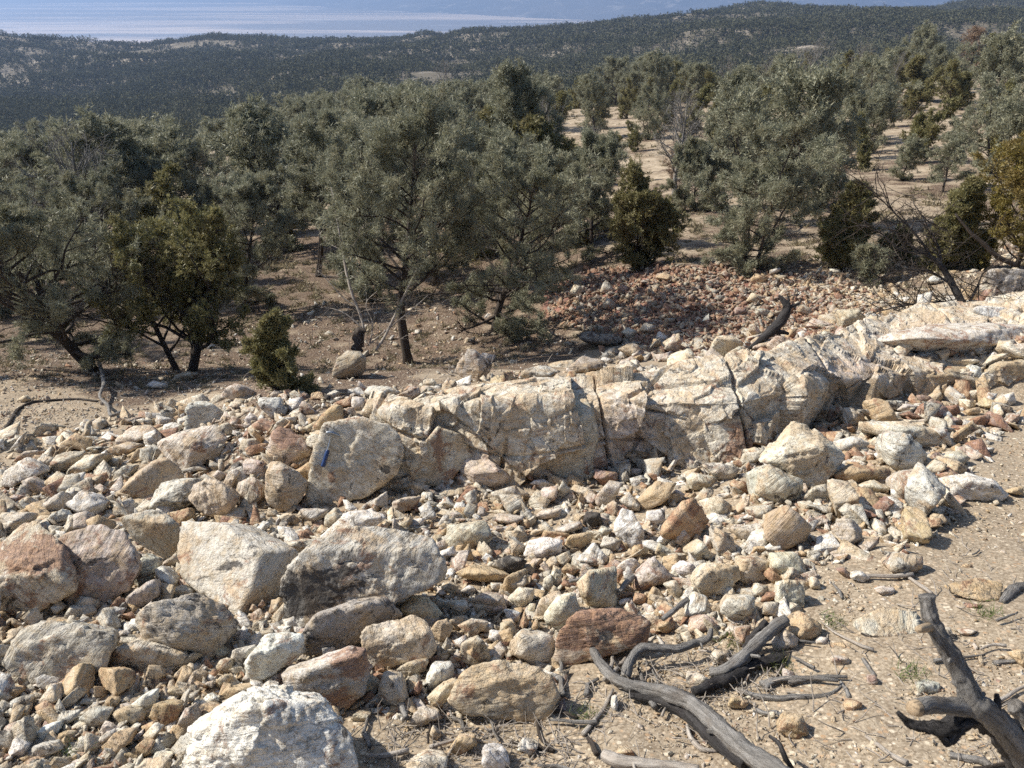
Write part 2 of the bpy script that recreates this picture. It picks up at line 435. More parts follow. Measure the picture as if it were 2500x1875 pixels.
def grid(name, x0, x1, nx, y0, y1, ny, fz, mat, label):
    X, Y = np.meshgrid(np.linspace(x0, x1, nx), np.linspace(y0, y1, ny))
    Z = fz(X, Y)
    idx = np.arange(nx * ny).reshape(ny, nx)
    f = np.stack([idx[:-1, :-1], idx[:-1, 1:], idx[1:, 1:], idx[1:, :-1]], -1).reshape(-1, 4)
    me = mesh_np(name, np.stack([X, Y, Z], -1).reshape(-1, 3), f, mat, True)
    return tag(link(name, me), label, kind='structure')
grid('valley_plain', -16000, 16000, 60, 1500, 22000, 60, lambda x, y: -400 + 0 * x, plain_mat(), 'wide flat valley floor with pale sunlit streaks and cloud shadows painted on')
def mz(x, y):
    foot = 10500 - np.clip((x + 3200) / 5200, 0, 1) * 4600
    foot = foot + fbm(np.stack([x, y, 0 * x], -1) / 1500, 2, 5) * 350
    t = np.clip((y - foot) / 5200, 0, 1)
    p = np.stack([x, y, 0 * x], -1)
    rid = 1 - np.abs(fbm(p / 1500, 5, 55))
    return -420 + t ** 1.1 * 560 + t ** .8 * (rid * 260 - 80) + np.clip(t * 6, 0, 1) * fbm(p / 260, 3, 61) * 28 * (1 + t * 2)
grid('mountains', -15000, 15000, 460, 4600, 19000, 300, mz, hill_mat(), 'blue hazy mountain range beyond the valley')

# ------------------------------------------------------------------ rocks
def ico(n):
    bm = bmesh.new(); bmesh.ops.create_icosphere(bm, subdivisions=n, radius=1)
    v = np.array([x.co[:] for x in bm.verts]); f = np.array([[q.index for q in x.verts] for x in bm.faces]); bm.free()
    v /= np.linalg.norm(v, axis=1)[:, None]
    return v, f
ICO = {k: ico(k) for k in (1, 2, 3, 4, 5, 6)}
PAL = {'c': ((.74, .67, .53), .45, .08, .12), 'w': ((.85, .82, .76), .15, .05, .15), 'g': ((.58, .55, .47), .35, .04, .35), 'o': ((.57, .41, .22), .95, .35, .12),
       'r': ((.50, .29, .17), .7, .8, .12), 'm': ((.28, .14, .12), .2, .9, .2), 'p': ((.64, .54, .46), .25, .4, .12), 't': ((.60, .51, .37), .5, .15, .2), 'd': ((.33, .31, .27), .3, .2, .85)}

def hull_planes(pts):
    bm = bmesh.new()
    for p in pts: bm.verts.new(p)
    r = bmesh.ops.convex_hull(bm, input=bm.verts)
    fs = [x for x in r['geom'] if isinstance(x, bmesh.types.BMFace)]
    N, D = [], []
    cen = np.mean([v.co[:] for v in bm.verts if v.link_faces], axis=0)
    for f in fs:
        f.normal_update(); n = np.array(f.normal[:])
        if f.calc_area() < 1e-9: continue
        d = n @ (np.array(f.verts[0].co[:]) - cen)
        if d < 0: n, d = -n, -d
        if any((n @ m) > .993 and abs(d - e) < .02 for m, e in zip(N, D)): continue
        N.append(n); D.append(max(d, 1e-3))
    bm.free()
    return np.array(N), np.array(D), cen

def rock_mesh(name, N, D, cen, ext, lod, col, seed, rough=1.0, sharp=90, strata=.5, pal=None, chips=True, spots=()):
    v, f = ICO[lod]
    rq = np.random.default_rng(seed + 17)
    # chip the corners and edges with planes close to the body's own support
    K = (3 if lod >= 5 else 2) if chips else 1
    dn = rq.normal(size=(K, 3)) * (1, 1, .9); dn /= np.linalg.norm(dn, axis=1)[:, None]
    vv = v / np.maximum((v @ N.T) / D[None, :], 1e-6).max(1)[:, None]
    sup = (vv @ dn.T).max(0)
    N = np.concatenate([N, dn]); D = np.concatenate([D, sup * rq.uniform(.80, .95, K)])
    ext = np.maximum(ext / ext.max(), .3)
    d = v * ext; d /= np.linalg.norm(d, axis=1)[:, None]
    q = np.maximum(d @ N.T, 0) / D[None, :]
    r = 1.0 / (np.maximum(q, 1e-4).__pow__(sharp).sum(1) ** (1.0 / sharp))
    s = float(np.mean(r))
    P = d * r[:, None] * 1.04
    o = P / s + seed * 3.77
    k = s * rough
    disp = fbm(o * 1.3, 3, seed % 97) * .012 + cells(o * 1.7, seed % 89) * (.085 if lod < 5 else .08)
    if lod >= 3: disp = disp + cells(o * 4.4, seed % 83) * .026 + fbm(o * 7, 3, seed % 79) * .008
    if lod >= 4:
        rr = np.random.default_rng(seed); bd = rr.normal(size=3) * (.5, .5, 1); bd /= np.linalg.norm(bd)
        h = (P / s) @ bd * 4.2 + fbm(o * 1.5, 2, 71) * 1.4
        disp = disp - strata * .06 * np.clip(np.abs((h % 1.0) - .5) * 4 - 1.2, 0, 1) * np.clip(fbm(o * 1.1, 2, 73) * 3 + .6, 0, 1)
    if lod >= 5: disp = disp + cells(o * 11, seed % 61) * .014 + fbm(o * 22, 2, 11) * .004 - np.clip(fbm(o * 9, 3, 5) - .2, 0, 1) * .06
    P = P + d * (disp * k)[:, None]
    V = cen + P
    c, st, ir, dk = PAL[col] if pal is None else pal
    rr = np.random.default_rng(seed + 5)
    c = np.array(c) * rr.uniform(.85, 1.1) * (1 + rr.uniform(-.05, .05, 3))
    n = len(V)
    base = np.array([cen[0], cen[1], V[:, 2].min()])
    rb = np.random.default_rng(seed + 77); bdir = rb.normal(size=3) * (.7, .5, 1.0); bdir /= np.linalg.norm(bdir)
    bedv = V @ bdir + rb.uniform(-9, 9)
    tv = 1 + .10 * np.clip(cells(o * 2.6 + 9, 33), -1, 1) + .10 * fbm(o * 3, 3, 44)
    at = {'bed': bedv, 'Col': np.tile(c, (n, 1)) * tv[:, None], 'stain': np.full(n, st * rr.uniform(.6, 1.2)), 'iron': np.full(n, ir * rr.uniform(.5, 1.2)), 'dark': np.full(n, dk * rr.uniform(.5, 1.1))}
    if spots:
        pp, _ = to_px(V)
        for sx, sy, rx, ry, what, amt in spots: at[what] = at[what] + amt * np.exp(-(((pp[:, 0] - sx) / rx) ** 2 + ((pp[:, 1] - sy) / ry) ** 2))
    me = mesh_np(name, V - base, f, M_ROCK, False, at)
    return me, base

# things one can find in the photograph, used to say where a stone lies
MARKS = [((880, 1120), 'hammer boulder'), ((1082, 1115), 'tilted iron-stained block'), ((1670, 1260), 'orange-faced block'), ((650, 1800), 'white quartz boulder'),
         ((1600, 1680), 'long grey log'), ((1490, 1555), 'maroon-topped slab'), ((790, 1640), 'red-stained block'), ((880, 1420), 'black-patched slab'),
         ((560, 1400), 'big pale block'), ((130, 1595), 'striped grey boulder'), ((500, 1010), 'upright grey block'), ((690, 860), 'small bushy juniper'),
         ((1915, 790), 'black twisted snag'), ((2290, 1010), 'maroon stones'), ((2200, 1095), 'tall pale wedge'), ((2330, 1600), 'upright forked branch'),
         ((2330, 730), 'leaning black tree'), ((1400, 1080), 'overhanging ledge block'), ((1830, 1080), 'maroon-patched ledge block'), ((75, 1400), 'maroon-crusted boulder'),
         ((1000, 860), 'slim pine trunk'), ((855, 890), 'squat tan boulder'), ((300, 1480), 'cracked tan block'), ((1780, 1500), 'curved grey log'),
         ((1240, 1680), 'rounded tan boulder'), ((690, 1110), 'rust-capped block'), ((1890, 1290), 'brown pointed stone'), ((240, 1240), 'knobbly white stone')]
CW = {'c': 'cream', 'w': 'white', 'g': 'grey', 'o': 'ochre', 'r': 'rust-red', 'm': 'dark maroon', 'p': 'pinkish', 't': 'tan', 'd': 'black-spotted'}
LABELS = {}
def rel(p, own=None):
    best = sorted(MARKS, key=lambda m: (m[0][0] - p[0]) ** 2 + (m[0][1] - p[1]) ** 2)
    (mx, my), nm = best[0]
    if own and own == nm: (mx, my), nm = best[1]
    dx, dy = p[0] - mx, p[1] - my
    r = math.hypot(dx, dy)
    if r < 60: w = 'touching'
    else:
        a = math.degrees(math.atan2(dy, dx)) % 360
        w = ['right of', 'below right of', 'below', 'below left of', 'left of', 'above left of', 'above', 'above right of'][int((a + 22.5) // 45) % 8]
        if r > 170: w = 'well ' + w
    return f'{w} the {nm}'
def auto_label(p, size, asp, col, noun='stone'):
    sz = 'tiny' if size < 28 else 'small' if size < 48 else 'fist-wide' if size < 70 else 'middling' if size < 100 else 'large' if size < 170 else 'huge'
    sh = ('thin flat' if asp > 2.1 else 'long' if asp > 1.55 else 'blocky' if asp > 1.05 else 'upright')
    lab = f'{sz} {sh} {CW[col]} {noun} {rel(p)}'
    k = 0
    extra = ['', 'paler ', 'darker ', 'sharp-edged ', 'worn ', 'cracked ', 'wedge-shaped ', 'lopsided ', 'squared ', 'rough ']
    base = lab
    while lab in LABELS and k < 3:
        k += 1
        q = LABELS[base]
        # tell it from its twin by where it lies beside it
        dx, dy = p[0] - q[0], p[1] - q[1]
        w = ('right' if dx > 0 else 'left') if abs(dx) > abs(dy) else ('lower' if dy > 0 else 'upper')
        lab = f'{base}, {w} of {["", "two", "three", "four"][k]}'
    LABELS[lab] = p
    return lab

ROCKS = []      # (photo centre, size) of the stones placed by hand
def hero(reg, pts, col='c', name='rock', label=None, tilt=38, az=0, T=None, tt=74, taz=0, thick=.75, lod=None, rough=1.0, strata=.5, sink=.0, group=None, own=None, sharp=90, pal=None, lift=.75, chips=None, push=0.0, spots=()):
    seed = int(abs(pts[0][0]) * 7 + abs(pts[0][1]) * 13 + len(pts) * 101) % 99991
    rr = np.random.default_rng(seed)
    p = px(reg, pts); c = p.mean(0); w, h = np.ptp(p[:, 0]), np.ptp(p[:, 1])
    bot = p[p[:, 1].argmax()].copy(); bot[1] -= sink * h
    b = cast([bot])[0]
    if tilt is None: tilt = 38
    a, z = math.radians(tilt), math.radians(az)
    n = np.array((math.sin(z) * math.cos(a), -math.cos(z) * math.cos(a), math.sin(a)))
    A = on_plane(p, b, n)
    pts3 = [A]
    cen = A.mean(0); s = max(np.ptp(A[:, 0]), np.ptp(A[:, 1]), np.ptp(A[:, 2])) * .5
    s = float(np.linalg.norm(A - cen, axis=1).mean())
    if T is not None:
        q = px(reg, T)
        near = np.array([np.min(np.hypot(*(p - t).T)) < 9 / (1 if reg == 'P' else 1) for t in q])
        crest = on_plane(q[near], b, n) if near.any() else A[:2]
        a2, z2 = math.radians(tt), math.radians(taz)
        n2 = np.array((math.sin(z2) * math.cos(a2), -math.cos(z2) * math.cos(a2), math.sin(a2)))
        B = on_plane(q[~near], crest.mean(0), n2) if (~near).any() else crest
        lim = cen[1] + 4.5 * s
        B = B[(B[:, 1] < lim) & (B[:, 1] > 0)] if len(B) else B
        if len(B): pts3.append(B); pts3.append(B + (0, .1 * s, -.9 * s))
        allp = np.concatenate([p, q])
    else:
        # lift two inner points toward the viewer so that the face breaks along a crest
        vd = -cen / np.linalg.norm(cen)
        for k in range(3):
            t = rr.uniform(-.38, .38); u = rr.uniform(-.2, .42)
            q = c + (t * w, -u * h)
            pts3.append(on_plane([q], b, n) + vd * s * rr.uniform(.5, 1.2) * lift)
        allp = p
    if push: pts3 = [a_ * (1 + push / cen[1]) for a_ in pts3]; A = A * (1 + push / cen[1]); cen = cen * (1 + push / cen[1])
    back = np.array((math.sin(-z) * .3, .85, -.5)); back /= np.linalg.norm(back)
    pts3.append((A - cen) * .62 + cen + back * s * 2 * thick)
    allv = np.concatenate(pts3)
    N, D, ce = hull_planes(allv)
    ext = np.ptp(allv, axis=0)
    sz = max(np.ptp(allp[:, 0]), np.ptp(allp[:, 1]))
    if lod is None: lod = 6 if sz > 330 else 5 if sz > 120 else 4 if sz > 45 else 3
    me, base = rock_mesh(name, N, D, ce, ext, lod, col, seed, rough, sharp, strata, pal, (name not in ('ledge_block', 'rock_slab')) if chips is None else chips, spots)
    o = link(name, me, None, base)
    cc = (allp.min(0) + allp.max(0)) / 2
    ww, hh = np.ptp(allp[:, 0]), np.ptp(allp[:, 1])
    if label is None: label = auto_label(cc, sz, ww / max(hh, 1), col, 'stone' if sz < 110 else 'rock')
    else: LABELS[label] = cc
    tag(o, label, {'rock': 'rock', 'stone': 'rock', 'boulder': 'boulder', 'ledge_block': 'rock ledge', 'rock_slab': 'rock slab'}.get(name, 'rock'), group or {'ledge_block': 'blocks of the quartz ledge'}.get(name, 'broken rocks of the quartz pile'))
    ROCKS.append((cc, sz, np.ptp(allp[:, 0]), np.ptp(allp[:, 1])))
    return o, (A, b, n)

# ---- ledge and the large blocks
HB, HBF = hero('R2', [(560, 690), (620, 570), (850, 560), (1120, 580), (1230, 740), (1120, 1080), (900, 1150), (640, 1210), (450, 1230), (480, 1090), (555, 880), (520, 800)], 'c', 'boulder',
     'large square pale boulder with a geology hammer leaning on its face', spots=[(942, 1150, 9, 9, 'dark', 1.6), (810, 1190, 14, 50, 'iron', 0.8), (900, 1170, 90, 40, 'stain', 0.3)], tilt=24, T=[(620, 570), (850, 530), (1120, 580)], az=4, thick=.6, rough=.7, strata=1.1, own='hammer boulder')
hero('R2', [(1270, 930), (1330, 820), (1490, 625), (1720, 690), (1785, 790), (1690, 860), (1640, 930), (1510, 1080), (1300, 1010)], 'c', 'boulder', 'tilted pale block with rust-brown stains right of the hammer boulder', spots=[(1070, 1110, 14, 40, 'iron', 1.0), (1110, 1150, 25, 18, 'iron', 0.7)],
     tilt=22, az=14, T=[(1270, 930), (1330, 820), (1490, 625), (1470, 600), (1250, 880)], tt=40, taz=-75, thick=.5, rough=.7, pal=((.70, .60, .46), .5, .2, .1))
hero('R3', [(460, 620), (540, 520), (790, 520), (810, 680), (790, 900), (740, 1070), (560, 1030), (440, 950), (350, 860), (450, 760)], 'c', 'ledge_block',
     'overhanging cream ledge block with a rusty underside', tilt=22, az=8, push=.12, lift=.8, T=[(460, 500), (540, 520), (790, 520), (740, 400), (460, 400)], rough=.9, thick=.55)
hero('R4', [(690, 720), (870, 660), (1100, 640), (1250, 690), (1260, 730), (1200, 840), (900, 850), (820, 820), (720, 760)], 'p', 'ledge_block', 'grey-pink ledge block with a shaded brown underside',
     tilt=12, T=[(690, 720), (1250, 690), (1200, 550), (1000, 520), (720, 580), (540, 640)], thick=.8, rough=.7)
hero('R4', [(1265, 760), (1400, 700), (1600, 680), (1730, 750), (1900, 740), (1850, 790), (1600, 840), (1300, 850)], 'o', 'ledge_block', 'long low brown undercut ledge right of the grey-pink block', tilt=8,
     T=[(1265, 760), (1900, 740), (1800, 620), (1300, 610)], thick=.8, rough=.8, pal=((.42, .31, .18), .6, .2, .3))
hero('R4', [(1910, 760), (1910, 680), (2070, 600), (2260, 590), (2260, 700), (2050, 745)], 'o', 'ledge_block', 'brown sloping ledge end at the far right of the outcrop', tilt=12, T=[(1910, 680), (2070, 600), (2260, 590), (2260, 550), (2000, 580)], pal=((.48, .38, .25), .5, .2, .2))
hero('R4', [(1080, 430), (1250, 470), (1500, 515), (1700, 520), (1900, 500), (2260, 470), (2260, 300), (1900, 280), (1400, 290), (1140, 350)], 'w', 'rock_slab', 'long pinkish white rock slab at the upper right edge of the outcrop',
     tilt=66, thick=.2, rough=.5, pal=((.68, .61, .55), .15, .5, .08), sharp=60)
hero('R4', [(1740, 260), (1860, 150), (2260, 160), (2260, 290), (1900, 295)], 'w', 'rock_slab', 'rounded white rock slab beneath the leaning black tree', tilt=55, thick=.35, rough=.7)
hero('R4', [(160, 1320), (430, 1040), (600, 1100), (730, 1190), (820, 1300), (740, 1330), (740, 1450), (600, 1570), (480, 1480), (300, 1340)], 'c', 'boulder', 'large craggy pale slab leaning below the maroon patch', tilt=45, az=-12, thick=.5, rough=1.1)
hero('M', [(385, 1200), (395, 1130), (475, 1130), (560, 1195), (535, 1290), (510, 1330), (440, 1270), (395, 1245)], 'w', 'boulder', 'biggest pale block with a bright face and a shaded right side',
     tilt=52, az=-35, T=[(475, 1130), (560, 1195), (640, 1190), (605, 1235), (615, 1345), (545, 1347), (510, 1330)], tt=12, taz=25, thick=.75, rough=.4, pal=((.66, .60, .48), .35, .06, .12))
hero('M', [(610, 1250), (640, 1190), (940, 1195), (972, 1245), (880, 1290), (760, 1335), (640, 1362), (615, 1330)], 'd', 'boulder', 'big grey slab with a black and brown patch on its near face', spots=[(770, 1430, 75, 50, 'dark', 1.3), (730, 1480, 60, 50, 'dark', 0.9), (800, 1390, 50, 40, 'stain', 0.5)],
     tilt=26, T=[(640, 1190), (740, 1148), (830, 1140), (930, 1165), (940, 1195)], tt=66, thick=.6, rough=.8, strata=1.0, pal=((.56, .53, .46), .45, .15, .2))
hero('R2', [(520, 1510), (700, 1380), (840, 1290), (960, 1240), (1090, 1310), (960, 1400), (700, 1470)], 'w', 'rock_slab', 'bright white tilted slab rising behind the black-patched slab', tilt=62, az=-30, thick=.3)
hero('R2', [(200, 1500), (560, 1470), (700, 1560), (420, 1600), (390, 1560)], 'c', 'rock_slab', 'smooth cream slab top between the pale block and the grey slab', tilt=65, thick=.3)
hero('P', [(0, 1413), (105, 1405), (170, 1424), (177, 1445), (133, 1459), (95, 1486), (66, 1510), (32, 1495), (-20, 1486), (-30, 1420)], 'm', 'boulder', 'maroon-crusted boulder at the left edge with a pale lower face', spots=[(80, 1350, 80, 40, 'iron', 1.2)],
     tilt=14, T=[(-30, 1420), (0, 1330), (60, 1280), (100, 1275), (140, 1310), (165, 1365), (170, 1424)], tt=60, taz=-20, thick=.6, pal=((.64, .55, .45), .3, .35, .2))
hero('P', [(172, 1375), (325, 1350), (335, 1390), (310, 1440), (225, 1490), (150, 1490), (120, 1470)], 't', 'boulder', 'broad cracked tan block right of the maroon-crusted boulder', spots=[(200, 1450, 50, 30, 'iron', 0.8)],
     tilt=26, az=8, T=[(140, 1310), (172, 1375), (325, 1350), (300, 1295), (230, 1285)], tt=62, thick=.55, pal=((.50, .38, .31), .3, .4, .15))
hero('R1', [(920, 1310), (1010, 1280), (1180, 1250), (1290, 1280), (1370, 1380), (1400, 1480), (1390, 1560), (1440, 1640), (1300, 1640), (1200, 1560), (1060, 1500), (980, 1400)], 'g', 'boulder',
     'tall grey-brown slab leaning left of the biggest pale block', tilt=30, az=14, thick=.4, rough=.6, strata=.9, pal=((.50, .45, .36), .6, .1, .1))
hero('R6', [(370, 700), (600, 540), (870, 350), (1080, 340), (1180, 440), (1200, 490), (900, 600), (880, 650), (690, 810), (560, 800), (420, 760)], 'g', 'boulder', 'grey-brown wedge-shaped slab under the black-patched slab',
     tilt=42, az=10, thick=.4, pal=((.40, .36, .32), .25, .15, .45))
hero('R6', [(920, 730), (1440, 640), (1490, 740), (1440, 800), (1100, 890), (1000, 900), (930, 820)], 'c', 'boulder', 'blocky cream boulder perched on the red-stained block', tilt=16,
     T=[(880, 620), (920, 730), (1440, 640), (1380, 520), (1290, 480), (960, 570)], tt=58, thick=.55, rough=1.1)
hero('R6', [(240, 960), (270, 900), (600, 830), (800, 720), (920, 740), (960, 880), (880, 1010), (890, 1100), (780, 1210), (700, 1230), (440, 1170), (290, 1110)], 'r', 'boulder', 'white block streaked red and maroon beneath the cream boulder', spots=[(840, 1620, 45, 40, 'iron', 1.4), (800, 1710, 70, 18, 'iron', 1.6), (880, 1590, 25, 35, 'iron', 1.0)],
     tilt=40, az=10, thick=.45, pal=((.72, .66, .58), .3, .25, .1))
hero('R6', [(0, 850), (60, 800), (150, 640), (270, 620), (430, 630), (470, 780), (300, 860), (170, 960), (60, 1000), (0, 1000)], 'w', 'boulder', 'jagged white rock left of the grey-brown wedge', tilt=35, az=-5, thick=.5, rough=1.2)
hero('R5', [(0, 830), (60, 780), (110, 860), (130, 1010), (160, 1020), (560, 970), (800, 900), (860, 720), (850, 650), (700, 620), (100, 700)], 'g', 'boulder', 'large striped grey boulder at the lower left edge',
     tilt=28, T=[(100, 700), (700, 620), (540, 540), (310, 520), (160, 590)], tt=60, thick=.6, strata=1.3, pal=((.52, .48, .43), .25, .25, .25))
hero('R5', [(1020, 600), (1060, 480), (1180, 390), (1500, 310), (1720, 420), (1840, 560), (1780, 700), (1650, 800), (1500, 830), (1300, 730), (1100, 680)], 'g', 'boulder', 'layered grey boulder below the biggest pale block', tilt=34, az=12, thick=.5, strata=1.2, pal=((.48, .44, .38), .5, .1, .3))
hero('R5', [(800, 900), (870, 760), (1050, 670), (1150, 700), (1230, 720), (1440, 790), (1400, 860), (1250, 890), (960, 850), (850, 930)], 'g', 'rock', None, tilt=45, strata=1.2)
hero('P', [(1075, 1740), (1140, 1690), (1230, 1660), (1320, 1665), (1365, 1700), (1340, 1745), (1317, 1765), (1200, 1750)], 't', 'boulder', 'rounded ochre-tan boulder in front of the stone rubble', tilt=24,
     T=[(1075, 1740), (1230, 1660), (1320, 1665), (1340, 1645), (1280, 1616), (1180, 1618), (1130, 1640)], tt=50, thick=.55, pal=((.58, .46, .30), .8, .15, .1))
hero('R7', [(460, 890), (520, 650), (600, 500), (830, 690), (1200, 620), (1180, 700), (1050, 730), (750, 800), (540, 890)], 'p', 'boulder', 'big slab with a maroon-pink crust behind the long grey log', spots=[(1500, 1500, 110, 30, 'iron', 0.8)], tilt=28,
     T=[(600, 500), (830, 690), (1200, 620), (1230, 540), (1150, 480), (1000, 430), (700, 440)], tt=60, thick=.55, pal=((.55, .43, .34), .4, .75, .15))
hero('P', [(458, 1820), (470, 1775), (500, 1750), (560, 1722), (590, 1697), (640, 1735), (700, 1722), (760, 1735), (800, 1740), (850, 1790), (864, 1875), (850, 1960), (470, 1960), (452, 1880)], 'w', 'boulder', 'bright white quartz boulder with dark lichen in its cracks, nearest of all',
     tilt=48, thick=.5, lod=6, rough=1.15, pal=((1.0, .95, .92), .06, .08, .2))
hero('R2', [(660, 215), (700, 80), (780, 20), (880, 25), (950, 100), (900, 200), (720, 240)], 't', 'boulder', 'squat tan boulder on the forest floor below the pale snag', tilt=15, az=18, thick=.6, rough=.6, pal=((.40, .32, .23), .5, .1, .2))

def ledge():
    """the continuous cracked outcrop: cross-sections run from its foot over the crest to the back of its top"""
    T_ = [(905, 1100, 1020, 975), (960, 1165, 1003, 965), (1060, 1185, 995, 950), (1150, 1192, 992, 945), (1300, 1188, 985, 930), (1450, 1150, 992, 925), (1600, 1145, 980, 905), (1700, 1140, 975, 885), (1830, 1118, 972, 865),
          (1900, 1085, 957, 850), (1985, 1045, 940, 825), (2040, 1018, 930, 795), (2120, 992, 920, 765), (2250, 970, 908, 740), (2400, 955, 905, 725), (2540, 925, 880, 705), (2680, 900, 850, 690)]
    T_ = np.array(T_, float); nx, ns = 1050, 190
    xs = np.linspace(T_[0, 0], T_[-1, 0], nx)
    rb, rc, rk = (np.interp(xs, T_[:, 0], T_[:, k]) for k in (1, 2, 3))
    B = cast(np.stack([xs, rb], 1)); K = cast(np.stack([xs, rk], 1), .06)
    a = math.radians(27)
    n = np.array((0, -math.cos(a), math.sin(a)))
    d = ray(np.stack([xs, rc], 1)); C = d * ((B @ n) / (d @ n))[:, None]
    def sm(P, k=31):
        w = np.hanning(k + 2)[1:-1]; w /= w.sum()
        return np.stack([np.convolve(np.pad(P[:, i], k // 2, mode='edge'), w, 'valid') for i in range(3)], 1)
    B, C = sm(B, 61), sm(C, 121)
    n8 = np.array((0, -math.cos(math.radians(87)), math.sin(math.radians(87))))
    dk_ = ray(np.stack([xs, rk], 1)); K = dk_ * ((C @ n8) / (dk_ @ n8))[:, None]
    K[:, 1] = np.minimum(K[:, 1], C[:, 1] + 2.4); K = sm(K, 121)
    foot = B + (0, -.05, -.45); end = K + (0, .7, -1.3)
    seg = [(foot, B, .12), (B, C, .42), (C, K, .38), (K, end, .08)]
    rows = []
    for P, Q, w in seg:
        m = int(ns * w)
        for t in np.linspace(0, 1, m, endpoint=False): rows.append(P * (1 - t) + Q * t)
    V = np.array(rows).transpose(1, 0, 2)          # nx, ns, 3
    # round the crest a little
    for _ in range(5): V[:, 1:-1] = (V[:, :-2] + 2 * V[:, 1:-1] + V[:, 2:]) / 4
    gx = np.gradient(V, axis=0); gy = np.gradient(V, axis=1); N = np.cross(gx, gy); N /= np.linalg.norm(N, axis=2)[..., None] + 1e-9
    if N[..., 1].mean() > 0: N = -N
    for _ in range(60):
        N[1:-1] = (N[:-2] + N[1:-1] + N[2:]) / 3; N[:, 1:-1] = (N[:, :-2] + N[:, 1:-1] + N[:, 2:]) / 3
    N[..., 2] = np.maximum(N[..., 2], .15); N /= np.linalg.norm(N, axis=2)[..., None]
    topw = np.interp(np.arange(V.shape[1]) / V.shape[1], [0, .12, .5, .6, 1], [1, 1, 1, .6, .5])[None, :] * np.ones((nx, 1))
    topw = topw.ravel()
    f = V.reshape(-1, 3); nn = N.reshape(-1, 3)
    if nn[:, 1].mean() > 0: nn = -nn
    q = f * (1.0, 1.0, .8)
    w = f + np.stack([fbm(f * 1.1, 2, 91 + k) for k in range(3)], 1) * .12
    dsp = cells(w * (1.35, 1.35, 1.0), 101) * .19 + cells(w * (3.6, 3.6, 2.6), 102) * .055 + cells(w * (10, 10, 8), 103) * .016 + fbm(f * 18, 3, 104) * .006 + fbm(f * .9, 2, 105) * .14
    dsp *= topw
    # joints: deep cracks across the outcrop
    cx = fbm(f * (.9, .5, .35), 2, 106) * .45 + f[:, 2] * .22 + f[:, 0] * .95
    fr = np.abs(cx - np.round(cx)); dsp -= .13 * topw * np.clip(1 - fr / .022, 0, 1) * np.clip(fbm(f * .7, 2, 108) * 3 + .9, 0, 1)
    bed = (f @ np.array((.12, -.35, .93))) * 5.2 + fbm(f * 1.3, 2, 107) * .35
    dsp -= .045 * np.clip(np.abs(bed - np.round(bed)) * -14 + 1, 0, 1) * np.clip(fbm(f * 1.1, 2, 109) * 3 + .5, 0, 1)
    f = f + nn * dsp[:, None]
    pp, _ = to_px(f)
    idx = np.arange(nx * V.shape[1]).reshape(nx, -1)
    F_ = np.stack([idx[:-1, :-1], idx[1:, :-1], idx[1:, 1:], idx[:-1, 1:]], -1).reshape(-1, 4)
    g = lambda x, y, rx, ry: np.exp(-(((pp[:, 0] - x) / rx) ** 2 + ((pp[:, 1] - y) / ry) ** 2))
    m_ = len(f)
    pinkz = np.clip(g(1530, 1060, 90, 90) + g(2350, 830, 160, 40) + g(2080, 900, 90, 30), 0, 1)[:, None]
    br = np.clip(g(2100, 960, 110, 26) + g(2330, 950, 160, 26) + g(1330, 1175, 110, 22), 0, 1)[:, None]
    col = np.array((.74, .67, .54)) * (1 - pinkz) + np.array((.68, .55, .48)) * pinkz
    col = col * (1 - br) + np.array((.46, .33, .19)) * br
    col = col * (1 + .12 * np.clip(cells(w * 2.1, 111), -1, 1) + .1 * fbm(f * 2, 3, 112))[:, None]
    iron = .15 + 1.3 * g(1815, 1085, 42, 52) + .6 * g(1480, 1140, 120, 25) + .4 * g(1160, 1130, 80, 40)
    dark = .12 + .55 * g(1815, 1085, 34, 42)
    base = f.mean(0); base[2] = f[:, 2].min()
    me = mesh_np('rock_ledge', f - base, F_, M_ROCK, False, {'bed': f @ np.array((.12, -.35, .93)), 'Col': col, 'stain': np.full(m_, .5), 'iron': iron, 'dark': dark})
    tag(link('rock_ledge', me, None, base), 'long cracked quartz ledge rising across the picture to the right', 'rock ledge')
    LABELS['ledge'] = (1500, 1050)
    for x, y in ((1150, 1080), (1250, 1080), (1400, 1060), (1520, 1060), (1650, 1060), (1780, 1050), (1900, 1040)): ROCKS.append(((x, y), 120, 120, 130))
ledge()
